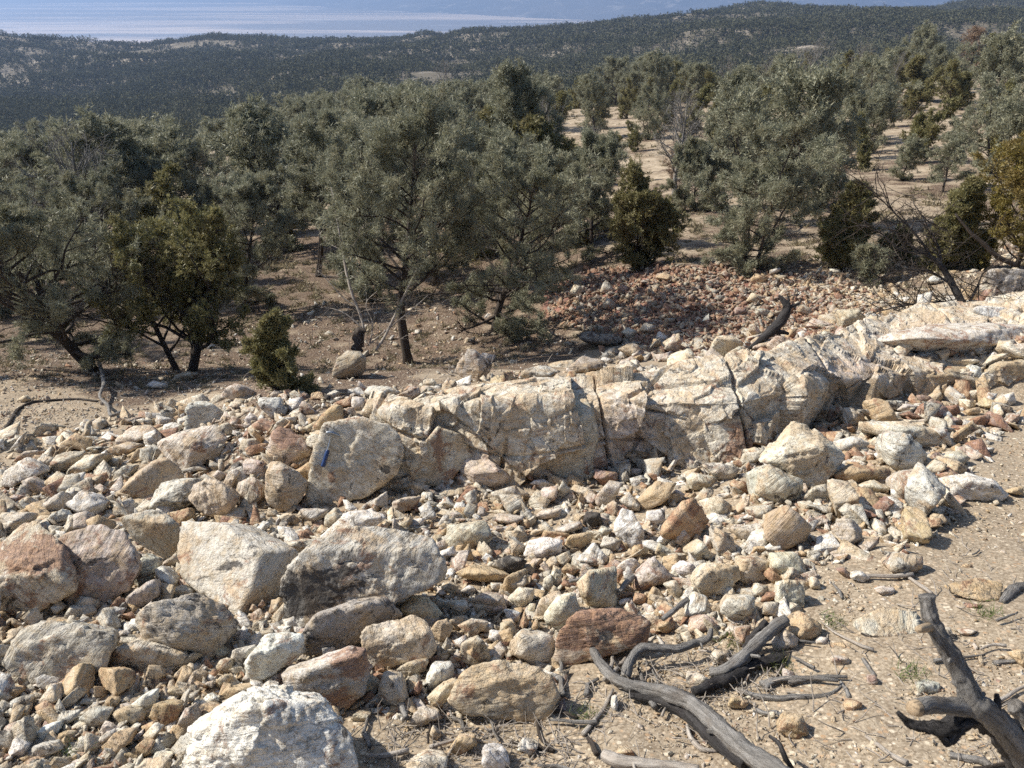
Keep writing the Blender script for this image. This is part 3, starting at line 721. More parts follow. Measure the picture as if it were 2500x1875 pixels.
# ---- other stones of the pile, outline by outline
H1 = [
 ('R1', [(1405, 670), (1440, 430), (1640, 430), (1770, 540), (1740, 640), (1560, 610)], 'w', dict(label='upright grey-faced block standing on top of the pile', tilt=12, az=10, T=[(1440, 430), (1480, 405), (1580, 402), (1640, 430)], tt=70, rough=.5, name='boulder')),
 ('R1', [(1290, 820), (1200, 730), (1350, 660), (1600, 600), (1700, 620), (1750, 700), (1700, 800), (1560, 900), (1430, 960), (1330, 900)], 'p', dict(label='pitted pinkish slab leaning below the upright grey block', tilt=48, az=-15, name='boulder', thick=.35)),
 ('R1', [(930, 1105), (1100, 1120), (1190, 1190), (1400, 1020), (1440, 970), (1280, 840), (1170, 960)], 'o', dict(label='grey block with an ochre left face below the pitted slab', tilt=22, az=16, T=[(930, 1105), (1170, 960), (1280, 840), (1235, 825), (1000, 1010)], tt=50, taz=-60, name='boulder', thick=.5, rough=.6, pal=((.52, .45, .33), .8, .05, .1))),
 ('R1', [(1110, 1265), (1190, 1150), (1250, 1040), (1370, 1010), (1520, 1000), (1560, 1060), (1440, 1170), (1410, 1250), (1250, 1250)], 'g', {}),
 ('R2', [(170, 700), (255, 600), (370, 650), (500, 750), (515, 800), (400, 880), (330, 910), (180, 870), (165, 780)], 'p', dict(label='rust-capped pink block left of the hammer boulder', spots=[(700, 1060, 32, 26, 'iron', 1.3)], name='boulder', az=8, tilt=34, pal=((.64, .50, .42), .3, .45, .1))),
 ('R2', [(150, 980), (190, 880), (270, 880), (400, 960), (480, 1050), (440, 1150), (350, 1270), (250, 1250), (140, 1170), (130, 1080)], 't', dict(label='cracked tan block below the rust-capped one', name='boulder', az=8, tilt=26, rough=.7, pal=((.60, .49, .37), .6, .3, .15))),
 ('R1', [(1800, 1100), (1860, 1010), (1960, 1000), (2020, 1060), (2020, 1160), (1920, 1230), (1850, 1190)], 'p', {}),
 ('R1', [(1500, 1050), (1600, 1000), (1750, 1080), (1830, 1160), (1800, 1240), (1680, 1330), (1540, 1260), (1440, 1170)], 't', {}),
 ('R1', [(1500, 1230), (1560, 1160), (1640, 1150), (1700, 1200), (1620, 1280)], 'w', {}),
 ('R5', [(1010, 230), (1080, 130), (1130, 0), (1200, 40), (1220, 90), (1180, 190), (1070, 280)], 'g', {}), ('R5', [(1190, 130), (1250, 100), (1370, 220), (1300, 310), (1220, 240)], 'w', {}),
 ('R5', [(940, 430), (990, 330), (1120, 260), (1180, 190), (1230, 330), (1050, 450)], 'g', {}), ('R5', [(1210, 360), (1400, 250), (1510, 300), (1300, 370)], 'g', {}),
 ('R5', [(660, 600), (700, 540), (760, 510), (800, 600), (700, 630)], 'r', {}), ('R5', [(860, 650), (930, 600), (1000, 640), (900, 700)], 'p', {}),
 ('R2', [(880, 510), (960, 380), (1100, 390), (1250, 450), (1230, 510), (1160, 560), (1000, 545)], 'c', dict(label='pale flat-topped rock resting above the hammer boulder', name='boulder', tilt=30)),
 ('R2', [(480, 660), (600, 500), (690, 430), (740, 450), (750, 560), (640, 560), (560, 650)], 'o', dict(az=-20)),
 ('R2', [(1230, 880), (1220, 790), (1300, 620), (1370, 640), (1420, 720), (1300, 850), (1240, 950)], 'g', {}), ('R2', [(1450, 520), (1700, 490), (1750, 660), (1600, 650), (1450, 640)], 'p', {}),
 ('R2', [(1290, 600), (1290, 540), (1400, 480), (1430, 640), (1370, 640)], 'c', {}), ('R2', [(1240, 500), (1290, 460), (1360, 480), (1300, 540)], 'm', {}),
 ('R2', [(420, 1240), (640, 1245), (580, 1365), (430, 1310)], 'g', dict(tilt=20)), ('R2', [(610, 1300), (690, 1225), (760, 1300), (780, 1360), (660, 1410), (600, 1360)], 'g', {}),
 ('R2', [(940, 1200), (1090, 1100), (1095, 1220), (990, 1245)], 'g', {}), ('R2', [(1130, 1190), (1240, 1150), (1360, 1140), (1300, 1240), (1140, 1280)], 'p', {}),
 ('R2', [(1340, 1190), (1360, 1110), (1440, 1110), (1440, 1180)], 'w', {}), ('R2', [(1250, 1050), (1290, 1020), (1440, 1070), (1310, 1140)], 'c', {}), ('R2', [(1140, 1000), (1200, 950), (1260, 980), (1250, 1040), (1160, 1060)], 't', {}),
 ('R2', [(1220, 1390), (1290, 1320), (1380, 1310), (1370, 1380)], 'w', {}), ('R2', [(1540, 1500), (1560, 1370), (1860, 1330), (1900, 1480), (1760, 1560), (1620, 1560)], 'c', {}),
 ('R2', [(1650, 850), (1830, 830), (2050, 990), (1980, 1060), (1760, 1080), (1660, 960)], 'p', {}), ('R2', [(1870, 1120), (2080, 1060), (2150, 1160), (1980, 1200)], 'p', {}),
 ('R2', [(1900, 1330), (1920, 1280), (2150, 1300), (2100, 1380)], 'p', {}), ('R2', [(250, 1300), (310, 1270), (430, 1340), (330, 1370)], 'c', {}), ('R2', [(80, 440), (100, 380), (270, 380), (290, 500), (240, 540), (150, 500)], 'w', {}),
 ('R2', [(400, 500), (440, 400), (500, 440), (540, 500), (440, 520)], 'p', {}), ('R2', [(30, 600), (130, 540), (270, 600), (200, 660), (80, 680)], 'p', dict(pal=((.55, .45, .36), .4, .9, .1))), ('R2', [(430, 620), (560, 550), (560, 620), (480, 650)], 't', {}),
 ('R2', [(320, 400), (430, 370), (430, 480), (330, 490)], 'w', {}), ('R2', [(730, 540), (750, 470), (830, 450), (870, 540), (800, 570)], 'p', {}), ('R2', [(660, 430), (820, 370), (810, 450), (730, 460)], 'r', {}),
 ('R2', [(810, 440), (820, 370), (920, 380), (900, 480), (850, 490)], 'w', {}), ('R2', [(900, 350), (960, 290), (1120, 300), (1200, 340), (1080, 390), (960, 390)], 'g', {}), ('R2', [(1150, 370), (1330, 290), (1360, 350), (1280, 400)], 'p', {}),
 ('R2', [(1200, 340), (1250, 290), (1320, 290), (1270, 330)], 'p', {}), ('R2', [(1360, 290), (1370, 240), (1450, 240), (1480, 290), (1430, 310)], 'c', {}), ('R2', [(1720, 380), (1780, 320), (1900, 310), (1870, 350)], 'o', {}),
 ('R1', [(0, 1040), (30, 950), (210, 840), (320, 910), (330, 960), (170, 1010), (30, 1090)], 'w', dict(label='long white slab at the left edge of the pile', name='boulder')), ('R1', [(370, 960), (430, 830), (540, 790), (660, 800), (550, 930), (420, 980)], 'c', dict(pal=((.6, .5, .4), .3, .7, .2))),
 ('R1', [(500, 980), (640, 830), (850, 810), (770, 850), (600, 1000)], 'c', {}), ('R1', [(890, 750), (890, 700), (1010, 610), (1150, 590), (1210, 640), (1100, 690), (930, 760)], 'c', {}), ('R1', [(1100, 740), (1110, 660), (1200, 630), (1230, 740), (1160, 780)], 'w', {}),
 ('R1', [(810, 780), (980, 720), (1100, 740), (970, 830), (850, 820)], 't', {}), ('R1', [(970, 830), (1140, 750), (1150, 790), (1010, 860)], 'o', {}), ('R1', [(1250, 660), (1260, 590), (1330, 570), (1400, 590), (1370, 650)], 'w', {}),
 ('R1', [(510, 1210), (620, 1100), (720, 1130), (810, 1190), (760, 1280), (650, 1310), (540, 1270)], 'w', dict(label='knobbly white and grey stone alone on the left slope', rough=1.8)), ('R1', [(250, 1250), (480, 1100), (490, 1240), (300, 1300)], 'g', {}),
 ('R1', [(360, 1330), (480, 1240), (540, 1310), (400, 1370)], 'w', {}), ('R1', [(0, 1480), (0, 1270), (230, 1270), (220, 1330), (100, 1400)], 'c', {}), ('R1', [(1300, 1270), (1460, 1230), (1490, 1320), (1370, 1380)], 'o', {}),
 ('R1', [(340, 620), (400, 585), (500, 600), (420, 650)], 'g', {}), ('R1', [(1690, 380), (1810, 270), (1900, 290), (1970, 340), (1870, 410)], 'p', {}), ('R1', [(1880, 400), (1950, 345), (2020, 370), (1960, 400)], 'o', {}),
 ('R1', [(1320, 255), (1360, 210), (1480, 180), (1480, 240)], 'c', {}), ('R1', [(1160, 300), (1220, 260), (1290, 280), (1270, 320)], 'w', {}), ('R1', [(760, 930), (790, 840), (910, 850), (900, 930)], 'g', {}), ('R1', [(820, 1000), (990, 900), (1060, 900), (960, 1020)], 'c', {}),
 ('R1', [(1840, 900), (1920, 850), (2070, 890), (2030, 1010), (1900, 980)], 'p', {}), ('R1', [(1710, 1060), (1820, 930), (1850, 960), (1770, 1100)], 'c', {}), ('R1', [(1630, 980), (1680, 940), (1740, 980), (1700, 1030)], 'p', {}),
 ('R1', [(1620, 900), (1760, 720), (1890, 850), (1740, 890)], 'g', {}), ('R1', [(1840, 790), (1870, 700), (1990, 700), (2020, 780), (1900, 840)], 't', {}), ('R1', [(1760, 600), (1790, 520), (1840, 540), (1830, 640)], 'p', {}), ('R1', [(1880, 560), (1930, 500), (2000, 560), (1930, 600)], 'w', {}),
 ('R1', [(70, 880), (240, 790), (330, 790), (280, 860)], 'p', {}), ('R1', [(640, 780), (700, 760), (840, 760), (800, 800)], 'g', {}), ('R1', [(130, 400), (190, 360), (230, 400), (180, 420)], 'c', {}), ('R1', [(0, 1190), (100, 1130), (180, 1140), (60, 1210)], 'p', {}),
 ('R5', [(260, 1200), (400, 1000), (470, 1130), (350, 1210)], 'c', {}), ('R5', [(790, 1190), (830, 1110), (910, 1130), (910, 1180), (850, 1210)], 'o', {}), ('R5', [(980, 1190), (1130, 1080), (1200, 1070), (1190, 1170), (1100, 1240), (1000, 1220)], 'w', {}),
 ('R5', [(840, 1280), (900, 1210), (1080, 1220), (1110, 1280), (980, 1350)], 't', {}), ('R5', [(1150, 1270), (1240, 1150), (1400, 1170), (1370, 1270), (1260, 1360), (1190, 1310)], 'o', {}), ('R5', [(1350, 1380), (1450, 1160), (1520, 1300), (1450, 1400), (1370, 1400)], 'p', dict(tilt=15)),
 ('R5', [(600, 1280), (680, 1210), (850, 1230), (820, 1310), (700, 1360)], 'g', {}), ('R5', [(1090, 1340), (1180, 1300), (1250, 1380), (1190, 1430), (1110, 1400)], 'o', {}), ('R5', [(780, 1500), (900, 1390), (1020, 1380), (1010, 1460), (860, 1570)], 'o', {}),
 ('R5', [(1000, 1530), (1110, 1440), (1190, 1460), (1150, 1560), (1060, 1590)], 'o', {}), ('R5', [(690, 1480), (800, 1400), (850, 1420), (720, 1510)], 'c', {}), ('R5', [(230, 1440), (330, 1340), (440, 1310), (440, 1390), (330, 1460)], 'w', {}),
 ('R5', [(410, 1440), (460, 1390), (560, 1400), (560, 1460), (440, 1490)], 'o', {}), ('R5', [(60, 1560), (100, 1430), (200, 1480), (180, 1590)], 'w', {}), ('R5', [(1520, 1180), (1600, 1090), (1690, 1140), (1620, 1190)], 'w', {}), ('R5', [(1960, 1090), (2060, 990), (2150, 1020), (2130, 1090), (2020, 1110)], 'w', {}),
 ('R5', [(1330, 960), (1410, 870), (1460, 940), (1400, 990)], 'c', {}), ('R5', [(1450, 1000), (1520, 900), (1600, 950), (1560, 1010)], 't', {}), ('R5', [(1660, 890), (1700, 820), (1790, 820), (1790, 920), (1700, 940)], 't', {}), ('R5', [(1780, 840), (1790, 750), (1980, 710), (1900, 880), (1830, 890)], 'w', {}),
 ('R5', [(1240, 820), (1310, 740), (1400, 750), (1440, 820), (1380, 880), (1250, 880)], 'g', {}), ('R5', [(0, 1110), (20, 1040), (160, 1050), (150, 1100), (60, 1140)], 'o', {}), ('R5', [(1690, 1130), (1800, 1040), (1950, 1030), (1940, 1090), (1760, 1150)], 'o', {}),
 ('R5', [(850, 900), (900, 850), (960, 870), (940, 930), (870, 940)], 'w', {}), ('R5', [(1650, 1010), (1740, 940), (1790, 970), (1700, 1060)], 'c', {}), ('R5', [(1860, 980), (1900, 930), (1960, 960), (1920, 1010)], 'g', {}), ('R5', [(1590, 760), (1600, 700), (1700, 740), (1770, 790), (1690, 810)], 't', {}),
 ('R5', [(1220, 1100), (1290, 1040), (1420, 1090), (1330, 1130)], 't', {}), ('R5', [(40, 1190), (150, 1110), (240, 1110), (190, 1250), (110, 1220)], 'g', {}), ('R5', [(1150, 1620), (1200, 1540), (1330, 1560), (1300, 1640)], 'c', {}), ('R5', [(70, 1330), (150, 1290), (250, 1320), (220, 1400), (130, 1400)], 'g', {}),
 ('R5', [(140, 1660), (200, 1600), (320, 1610), (300, 1680)], 'r', {}), ('R5', [(530, 1640), (570, 1600), (620, 1630), (580, 1670)], 'p', {}), ('R5', [(200, 1560), (260, 1490), (420, 1470), (480, 1520), (330, 1590)], 'g', {}), ('R5', [(1440, 1280), (1560, 1170), (1700, 1190), (1640, 1250), (1540, 1290)], 'o', {}),
 ('R6', [(1190, 430), (1260, 340), (1400, 360), (1520, 470), (1430, 550), (1230, 480)], 'c', {}), ('R6', [(1420, 600), (1550, 510), (1600, 570), (1570, 650), (1500, 710)], 't', {}), ('R6', [(1640, 560), (1730, 520), (1880, 540), (1850, 590), (1720, 660)], 'c', {}),
 ('R6', [(1660, 830), (1660, 700), (1790, 650), (1900, 820), (1800, 890)], 't', dict(tilt=18, T=[(1660, 700), (1790, 650), (1840, 690)])), ('R6', [(1610, 160), (1730, 100), (2030, 180), (1980, 250), (1700, 200)], 'o', dict(label='long flat ochre slab lying right of the black-patched slab')),
 ('R6', [(1730, 370), (1830, 310), (1990, 330), (2010, 430), (1880, 480)], 'p', dict(pal=((.55, .46, .36), .5, .9, .1))), ('R6', [(1550, 380), (1700, 370), (1730, 430), (1660, 500)], 'c', {}), ('R6', [(1990, 440), (2120, 460), (2100, 550), (2020, 520)], 'w', {}), ('R6', [(2100, 600), (2150, 440), (2185, 540), (2130, 615)], 'r', {}),
 ('R6', [(890, 1060), (940, 940), (1040, 1010), (970, 1130)], 't', {}), ('R6', [(1160, 900), (1410, 820), (1390, 900), (1280, 970)], 't', {}), ('R6', [(1370, 1050), (1430, 860), (1600, 850), (1600, 960), (1450, 1060)], 'w', {}), ('R6', [(1950, 290), (2160, 130), (2180, 230), (2050, 320)], 't', {}),
 ('R6', [(2020, 350), (2110, 280), (2212, 280), (2200, 340), (2140, 450)], 'c', {}), ('R6', [(1390, 1120), (1500, 1030), (1640, 980), (1620, 1060), (1500, 1210)], 'c', {}), ('R6', [(1000, 1150), (1060, 920), (1200, 960), (1260, 1120), (1150, 1190)], 'g', {}), ('R6', [(1880, 90), (2020, 20), (2170, 60), (2100, 170), (1990, 160)], 'd', {}),
 ('R6', [(1500, 260), (1560, 220), (1650, 260), (1600, 330)], 't', {}), ('R6', [(1650, 300), (1720, 250), (1780, 280), (1730, 330)], 'w', {}), ('R6', [(1870, 680), (1880, 600), (2000, 620), (1980, 720)], 'w', {}), ('R6', [(1980, 520), (2040, 510), (2090, 600), (2030, 660)], 't', {}),
 ('R6', [(2030, 740), (2080, 640), (2212, 580), (2212, 800), (2100, 820)], 'g', {}), ('R6', [(1250, 1330), (1330, 1210), (1500, 1210), (1500, 1280), (1350, 1340)], 't', dict(tilt=62)), ('R6', [(1410, 1420), (1440, 1330), (1510, 1400), (1480, 1450)], 'c', {}), ('R6', [(1540, 1560), (1620, 1440), (1780, 1420), (1790, 1480), (1650, 1560)], 'o', {}),
 ('R6', [(1820, 1640), (1830, 1500), (2000, 1520), (2050, 1640), (1940, 1700)], 'w', {}), ('R6', [(800, 1290), (870, 1230), (970, 1240), (930, 1300)], 't', {}), ('R6', [(1240, 1640), (1400, 1560), (1560, 1580), (1540, 1700), (1240, 1720)], 'c', dict(tilt=60)), ('R6', [(2090, 1480), (2140, 1450), (2260, 1490), (2200, 1570)], 'w', {}),
 ('R3', [(770, 1190), (910, 1020), (1010, 1040), (950, 1100), (940, 1190), (830, 1220)], 'c', {}), ('R3', [(1120, 1180), (1270, 1030), (1430, 1040), (1300, 1210), (1180, 1260)], 'o', dict(pal=((.55, .46, .30), .8, .05, .05))),
 ('R3', [(1340, 1420), (1480, 1340), (1600, 1210), (1680, 1330), (1590, 1400), (1580, 1480)], 'r', dict(label='bright orange-faced block standing out of the rubble', name='boulder', tilt=14, az=30, T=[(1310, 1370), (1340, 1420), (1480, 1340), (1600, 1210), (1560, 1155), (1470, 1180)], tt=50, taz=-35, rough=.5, pal=((.60, .33, .16), 1.0, .7, .05))),
 ('R3', [(930, 1360), (1010, 1240), (1090, 1260), (1180, 1420), (1150, 1540), (1080, 1560), (960, 1450)], 'w', dict(label='egg-shaped white stone in the middle of the rubble')), ('R3', [(500, 1150), (550, 1020), (640, 1130), (580, 1180)], 'g', dict(tilt=15)),
 ('R3', [(240, 1600), (290, 1490), (420, 1460), (550, 1480), (530, 1590), (380, 1660)], 'w', {}), ('R3', [(560, 1530), (600, 1450), (780, 1420), (770, 1490), (640, 1580)], 'o', {}), ('R3', [(480, 1400), (700, 1330), (700, 1390), (560, 1440)], 'g', {}),
 ('R3', [(700, 1350), (730, 1260), (830, 1270), (860, 1350), (770, 1390)], 'd', {}), ('R3', [(850, 1250), (900, 1200), (1060, 1220), (1000, 1270)], 'c', {}), ('R3', [(980, 1180), (1060, 1110), (1140, 1200), (1150, 1270), (1060, 1240)], 'g', {}), ('R3', [(1370, 1200), (1420, 1080), (1500, 1130), (1440, 1200)], 'g', {}),
 ('R3', [(1180, 1370), (1200, 1260), (1340, 1240), (1340, 1330), (1240, 1400)], 'w', {}), ('R3', [(1600, 1180), (1740, 1140), (1860, 1220), (1840, 1300), (1680, 1300)], 'c', {}), ('R3', [(1690, 1360), (1850, 1450), (1900, 1600), (1750, 1620), (1700, 1480)], 'g', {}), ('R3', [(1860, 1400), (2100, 1350), (2130, 1440), (2080, 1490), (1900, 1470)], 'g', {}),
 ('M', [(1655, 1165), (1665, 1110), (1700, 1090), (1755, 1140), (1740, 1170), (1690, 1190)], 't', dict(label='brown pointed stone with pale edges in the rubble', tilt=20, rough=.5, pal=((.48, .36, .22), .6, .1, .1))), ('R3', [(1470, 1560), (1590, 1470), (1710, 1640), (1600, 1650)], 'c', {}),
 ('R3', [(1960, 1230), (2150, 1210), (2190, 1290), (2100, 1340), (1970, 1280)], 'c', {}), ('R3', [(1860, 1280), (1990, 1130), (1990, 1210), (1900, 1290)], 'c', {}), ('R3', [(1620, 900), (1700, 880), (1930, 930), (1850, 1020), (1740, 1010)], 'p', {}), ('R3', [(1500, 1000), (1560, 960), (1720, 990), (1730, 1080), (1640, 1100), (1540, 1090)], 'c', {}),
 ('R3', [(1350, 770), (1400, 760), (1460, 830), (1440, 900), (1370, 890)], 'g', {}), ('R3', [(650, 290), (700, 220), (990, 235), (1000, 310), (760, 345)], 'r', dict(label='rusty brown block lying on top of the ledge', tilt=15, T=[(700, 220), (760, 180), (900, 190), (990, 235)], name='boulder', pal=((.5, .32, .17), .8, .8, .1))),
 ('R3', [(440, 350), (540, 310), (550, 370), (480, 385)], 'r', {}), ('R3', [(820, 370), (860, 330), (920, 350), (890, 385)], 'o', {}), ('R3', [(990, 250), (1060, 170), (1090, 230), (1060, 290)], 'c', {}), ('R3', [(1090, 250), (1140, 190), (1210, 210), (1190, 250)], 'c', {}), ('R3', [(1050, 390), (1170, 350), (1250, 390), (1180, 430)], 'w', {}),
 ('R3', [(210, 230), (260, 160), (400, 130), (540, 180), (400, 220), (270, 250)], 'g', dict(tilt=50)), ('R3', [(580, 150), (700, 60), (860, 90), (900, 160), (700, 200), (600, 200)], 't', dict(tilt=50, label='rounded brown-grey rock behind the rusty ledge-top block', pal=((.33, .27, .21), .3, .2, .2))),
 ('R3', [(300, 1180), (400, 1080), (520, 1060), (480, 1150), (400, 1220)], 'p', {}), ('R3', [(0, 1200), (40, 1100), (200, 1070), (300, 1130), (140, 1180)], 'p', {}), ('R3', [(300, 1330), (400, 1250), (540, 1240), (540, 1330)], 'c', {}), ('R3', [(610, 1100), (640, 1050), (820, 1110), (720, 1170)], 't', {}),
 ('R3', [(290, 1050), (400, 1010), (500, 1060), (400, 1090)], 'w', {}), ('R3', [(790, 1000), (800, 930), (970, 960), (970, 1030), (860, 1060)], 'm', {}), ('R3', [(1060, 980), (1080, 930), (1170, 930), (1150, 1000)], 'p', {}), ('R3', [(1840, 1060), (1870, 1010), (2010, 1090), (1940, 1130)], 'r', {}), ('R3', [(1980, 960), (2080, 910), (2150, 940), (2160, 1160), (2020, 1190)], 'g', {}),
 ('R3', [(1420, 1500), (1460, 1370), (1540, 1470), (1480, 1540)], 'p', {}), ('R3', [(1260, 1500), (1330, 1430), (1420, 1480), (1340, 1520)], 'w', {}), ('R3', [(780, 1480), (850, 1370), (940, 1400), (900, 1440)], 'c', {}), ('R3', [(840, 1530), (870, 1450), (1000, 1480), (990, 1570)], 'g', {}), ('R3', [(650, 1640), (790, 1500), (900, 1620), (880, 1680)], 'w', {}),
 ('R3', [(1640, 1560), (1650, 1440), (1700, 1460), (1700, 1560)], 'w', {}), ('R3', [(1260, 1590), (1290, 1500), (1440, 1590), (1440, 1640)], 't', {}), ('R3', [(2000, 1600), (2020, 1530), (2100, 1530), (2150, 1590)], 'o', {}),
 ('R4', [(980, 880), (1060, 860), (1150, 890), (1260, 1050), (1190, 1060), (1060, 1040)], 'o', dict(label='ochre slab tipped against grey rocks below the undercut ledge', az=-10)), ('R4', [(815, 940), (880, 930), (1000, 1000), (940, 1070), (830, 1060)], 'g', {}),
 ('R4', [(1140, 1110), (1330, 1140), (1480, 1300), (1440, 1390), (1300, 1430), (1180, 1380), (1130, 1250)], 'w', dict(label='tall pale wedge-shaped boulder right of the craggy slab', name='boulder', tilt=28)), ('R4', [(1260, 1440), (1340, 1410), (1520, 1430), (1600, 1640), (1250, 1650), (1230, 1560)], 'p', dict(label='striped pinkish block below the pale wedge', name='boulder', tilt=24, strata=1.2)),
 ('R4', [(1580, 1480), (1780, 1440), (1980, 1500), (2090, 1600), (2080, 1650), (1900, 1650), (1620, 1630)], 'w', dict(label='low lumpy white rock on the sandy right slope', name='boulder', tilt=50)), ('R4', [(750, 1450), (900, 1370), (1180, 1400), (1180, 1480), (1080, 1500), (940, 1520), (760, 1480)], 'o', {}),
 ('R4', [(950, 1540), (1050, 1490), (1210, 1560), (1170, 1590), (1010, 1580)], 'c', {}), ('R4', [(740, 1200), (900, 1150), (1030, 1210), (900, 1290), (770, 1280)], 'w', {}), ('R4', [(970, 1040), (1300, 1040), (1640, 1130), (1600, 1220), (1450, 1240), (1300, 1180), (970, 1110)], 'c', dict(label='long pale rock with an orange top behind the pale wedge', tilt=45)),
 ('R4', [(1420, 930), (1500, 870), (1580, 890), (1640, 990), (1500, 1040), (1430, 1000)], 'm', dict(label='largest of the maroon stones under the brown ledge', pal=((.34, .15, .10), .5, .8, .1))), ('R4', [(1610, 920), (1700, 910), (1730, 970), (1660, 1000)], 'm', {}), ('R4', [(1580, 1010), (1700, 1010), (1780, 1080), (1600, 1080)], 'm', {}),
 ('R4', [(1780, 1050), (1950, 980), (2000, 1030), (1900, 1090), (1810, 1090)], 'r', {}), ('R4', [(1760, 960), (1870, 930), (1890, 970), (1780, 1000)], 'o', {}), ('R4', [(1910, 850), (2100, 930), (2050, 960), (1900, 920)], 'o', dict(pal=((.68, .56, .34), .6, .1, .05))), ('R4', [(2060, 830), (2140, 810), (2150, 900), (2090, 920)], 'w', {}),
 ('R4', [(1250, 990), (1330, 960), (1430, 1010), (1350, 1030)], 'm', {}), ('R4', [(490, 1650), (680, 1520), (710, 1600), (700, 1660)], 'c', {}), ('R4', [(830, 1500), (900, 1490), (980, 1600), (960, 1660), (870, 1620)], 'o', dict(pal=((.62, .48, .34), .7, .3, .05))), ('R4', [(150, 1600), (170, 1420), (230, 1370), (500, 1490), (480, 1640), (340, 1680)], 'g', dict(name='boulder', label='squared grey block in the rubble below the craggy slab')),
 ('R4', [(0, 1610), (0, 1500), (60, 1500), (120, 1580), (60, 1610)], 'r', {}), ('R4', [(230, 440), (300, 380), (400, 390), (450, 470), (440, 500), (260, 500)], 'p', dict(pal=((.58, .42, .35), .3, .5, .1))), ('R4', [(210, 500), (440, 510), (430, 550), (220, 550)], 'c', {}), ('R4', [(840, 400), (850, 310), (920, 280), (980, 330), (960, 410)], 'w', {}),
 ('R4', [(530, 460), (620, 420), (740, 430), (650, 490)], 'g', {}), ('R4', [(780, 470), (900, 420), (960, 480), (880, 520), (790, 510)], 'p', {}), ('R4', [(1790, 600), (1880, 610), (1910, 740), (1840, 745), (1780, 660)], 'w', {}), ('R4', [(1940, 540), (1980, 500), (2030, 530), (2000, 570)], 'w', {}), ('R4', [(1230, 950), (1300, 900), (1400, 920), (1390, 960), (1300, 970)], 'g', {}),
 ('R4', [(1450, 280), (1500, 250), (1590, 260), (1580, 290)], 't', {}), ('R4', [(1200, 860), (1210, 810), (1290, 810), (1290, 860)], 't', {}), ('R4', [(1130, 940), (1150, 880), (1280, 880), (1260, 960)], 'g', {}), ('R4', [(1210, 1620), (1390, 1450), (1300, 1420), (1190, 1500)], 'g', {}), ('R4', [(700, 1650), (710, 1540), (800, 1540), (850, 1640)], 'p', {}),
 ('R4', [(1020, 1650), (1040, 1590), (1150, 1600), (1220, 1650)], 'o', {}), ('R4', [(700, 830), (800, 830), (860, 860), (800, 920), (700, 900)], 't', {}), ('R4', [(1380, 890), (1390, 830), (1520, 850), (1500, 890)], 'm', {}), ('R4', [(1600, 1330), (1720, 1260), (1800, 1330), (1700, 1400)], 'c', dict(tilt=60)), ('R4', [(2080, 1590), (2212, 1540), (2212, 1610)], 'o', {}),
 ('TC', [(310, 1150), (370, 1040), (460, 1030), (540, 1080), (400, 1180)], 'c', {}), ('TC', [(400, 1190), (510, 1090), (545, 1130), (530, 1180), (430, 1200)], 'c', {}), ('TC', [(150, 1200), (190, 1150), (300, 1160), (280, 1200)], 'w', {}), ('TC', [(560, 1100), (640, 1050), (740, 1040), (830, 1080), (810, 1120), (640, 1130)], 'p', dict(pal=((.62, .48, .40), .3, .5, .1))),
 ('TC', [(910, 1100), (1000, 1060), (1070, 1080), (960, 1130)], 'g', {}), ('TC', [(1080, 1050), (1110, 970), (1150, 1000), (1130, 1060)], 'p', {}), ('TC', [(1150, 1010), (1150, 900), (1080, 880), (1200, 870), (1280, 950)], 't', {}), ('TC', [(540, 830), (580, 770), (640, 800), (640, 840)], 't', {}), ('TC', [(460, 910), (480, 860), (550, 860), (540, 910)], 'm', {}),
 ('TC', [(600, 900), (620, 860), (690, 880), (680, 920)], 'g', {}), ('TC', [(850, 880), (880, 840), (960, 880), (920, 910)], 'c', {}), ('TC', [(50, 1110), (110, 1020), (170, 1060), (100, 1140)], 'p', {}), ('TC', [(0, 1060), (20, 1000), (80, 1040), (50, 1070)], 'w', {}), ('TC', [(780, 1060), (800, 980), (850, 1010), (840, 1050)], 'o', {}), ('TC', [(1620, 710), (1670, 670), (1720, 690), (1690, 720)], 'w', {}),
 ('TC', [(270, 950), (320, 900), (330, 950)], 'w', {}), ('TC', [(570, 700), (600, 650), (680, 690), (640, 720)], 'o', {}), ('TC', [(0, 680), (50, 650), (120, 680), (70, 710)], 'o', {}), ('TC', [(390, 660), (420, 640), (470, 670), (430, 690)], 'p', {}), ('TC', [(1000, 1030), (1010, 1000), (1080, 1020), (1060, 1060)], 'g', {}),
 ('TB', [(1440, 790), (1480, 720), (1540, 750), (1500, 800)], 'g', {}), ('TB', [(1630, 770), (1670, 690), (1730, 760), (1680, 780)], 'g', {}), ('TB', [(1730, 770), (1760, 720), (1820, 740), (1780, 780)], 'm', {}), ('TB', [(1640, 860), (1680, 800), (1740, 850), (1700, 880)], 'p', {}), ('TB', [(1500, 1030), (1560, 1000), (1780, 1050), (1740, 1090), (1580, 1080)], 'd', dict(label='dark streaked slab at the left foot of the tailings', name='rock_slab', pal=((.22, .2, .18), .3, .1, .6))),
 ('TB', [(1740, 1110), (1830, 1070), (1900, 1170), (1800, 1150)], 't', {}), ('TB', [(1760, 1010), (1800, 980), (1860, 1010), (1820, 1050)], 'c', {}), ('TB', [(1870, 1000), (1900, 950), (1970, 970), (1950, 1020)], 'g', {}), ('TB', [(2010, 1070), (2110, 1010), (2120, 1130), (2050, 1130)], 't', {}), ('TB', [(910, 1160), (930, 1130), (1010, 1150), (990, 1190)], 'w', {}),
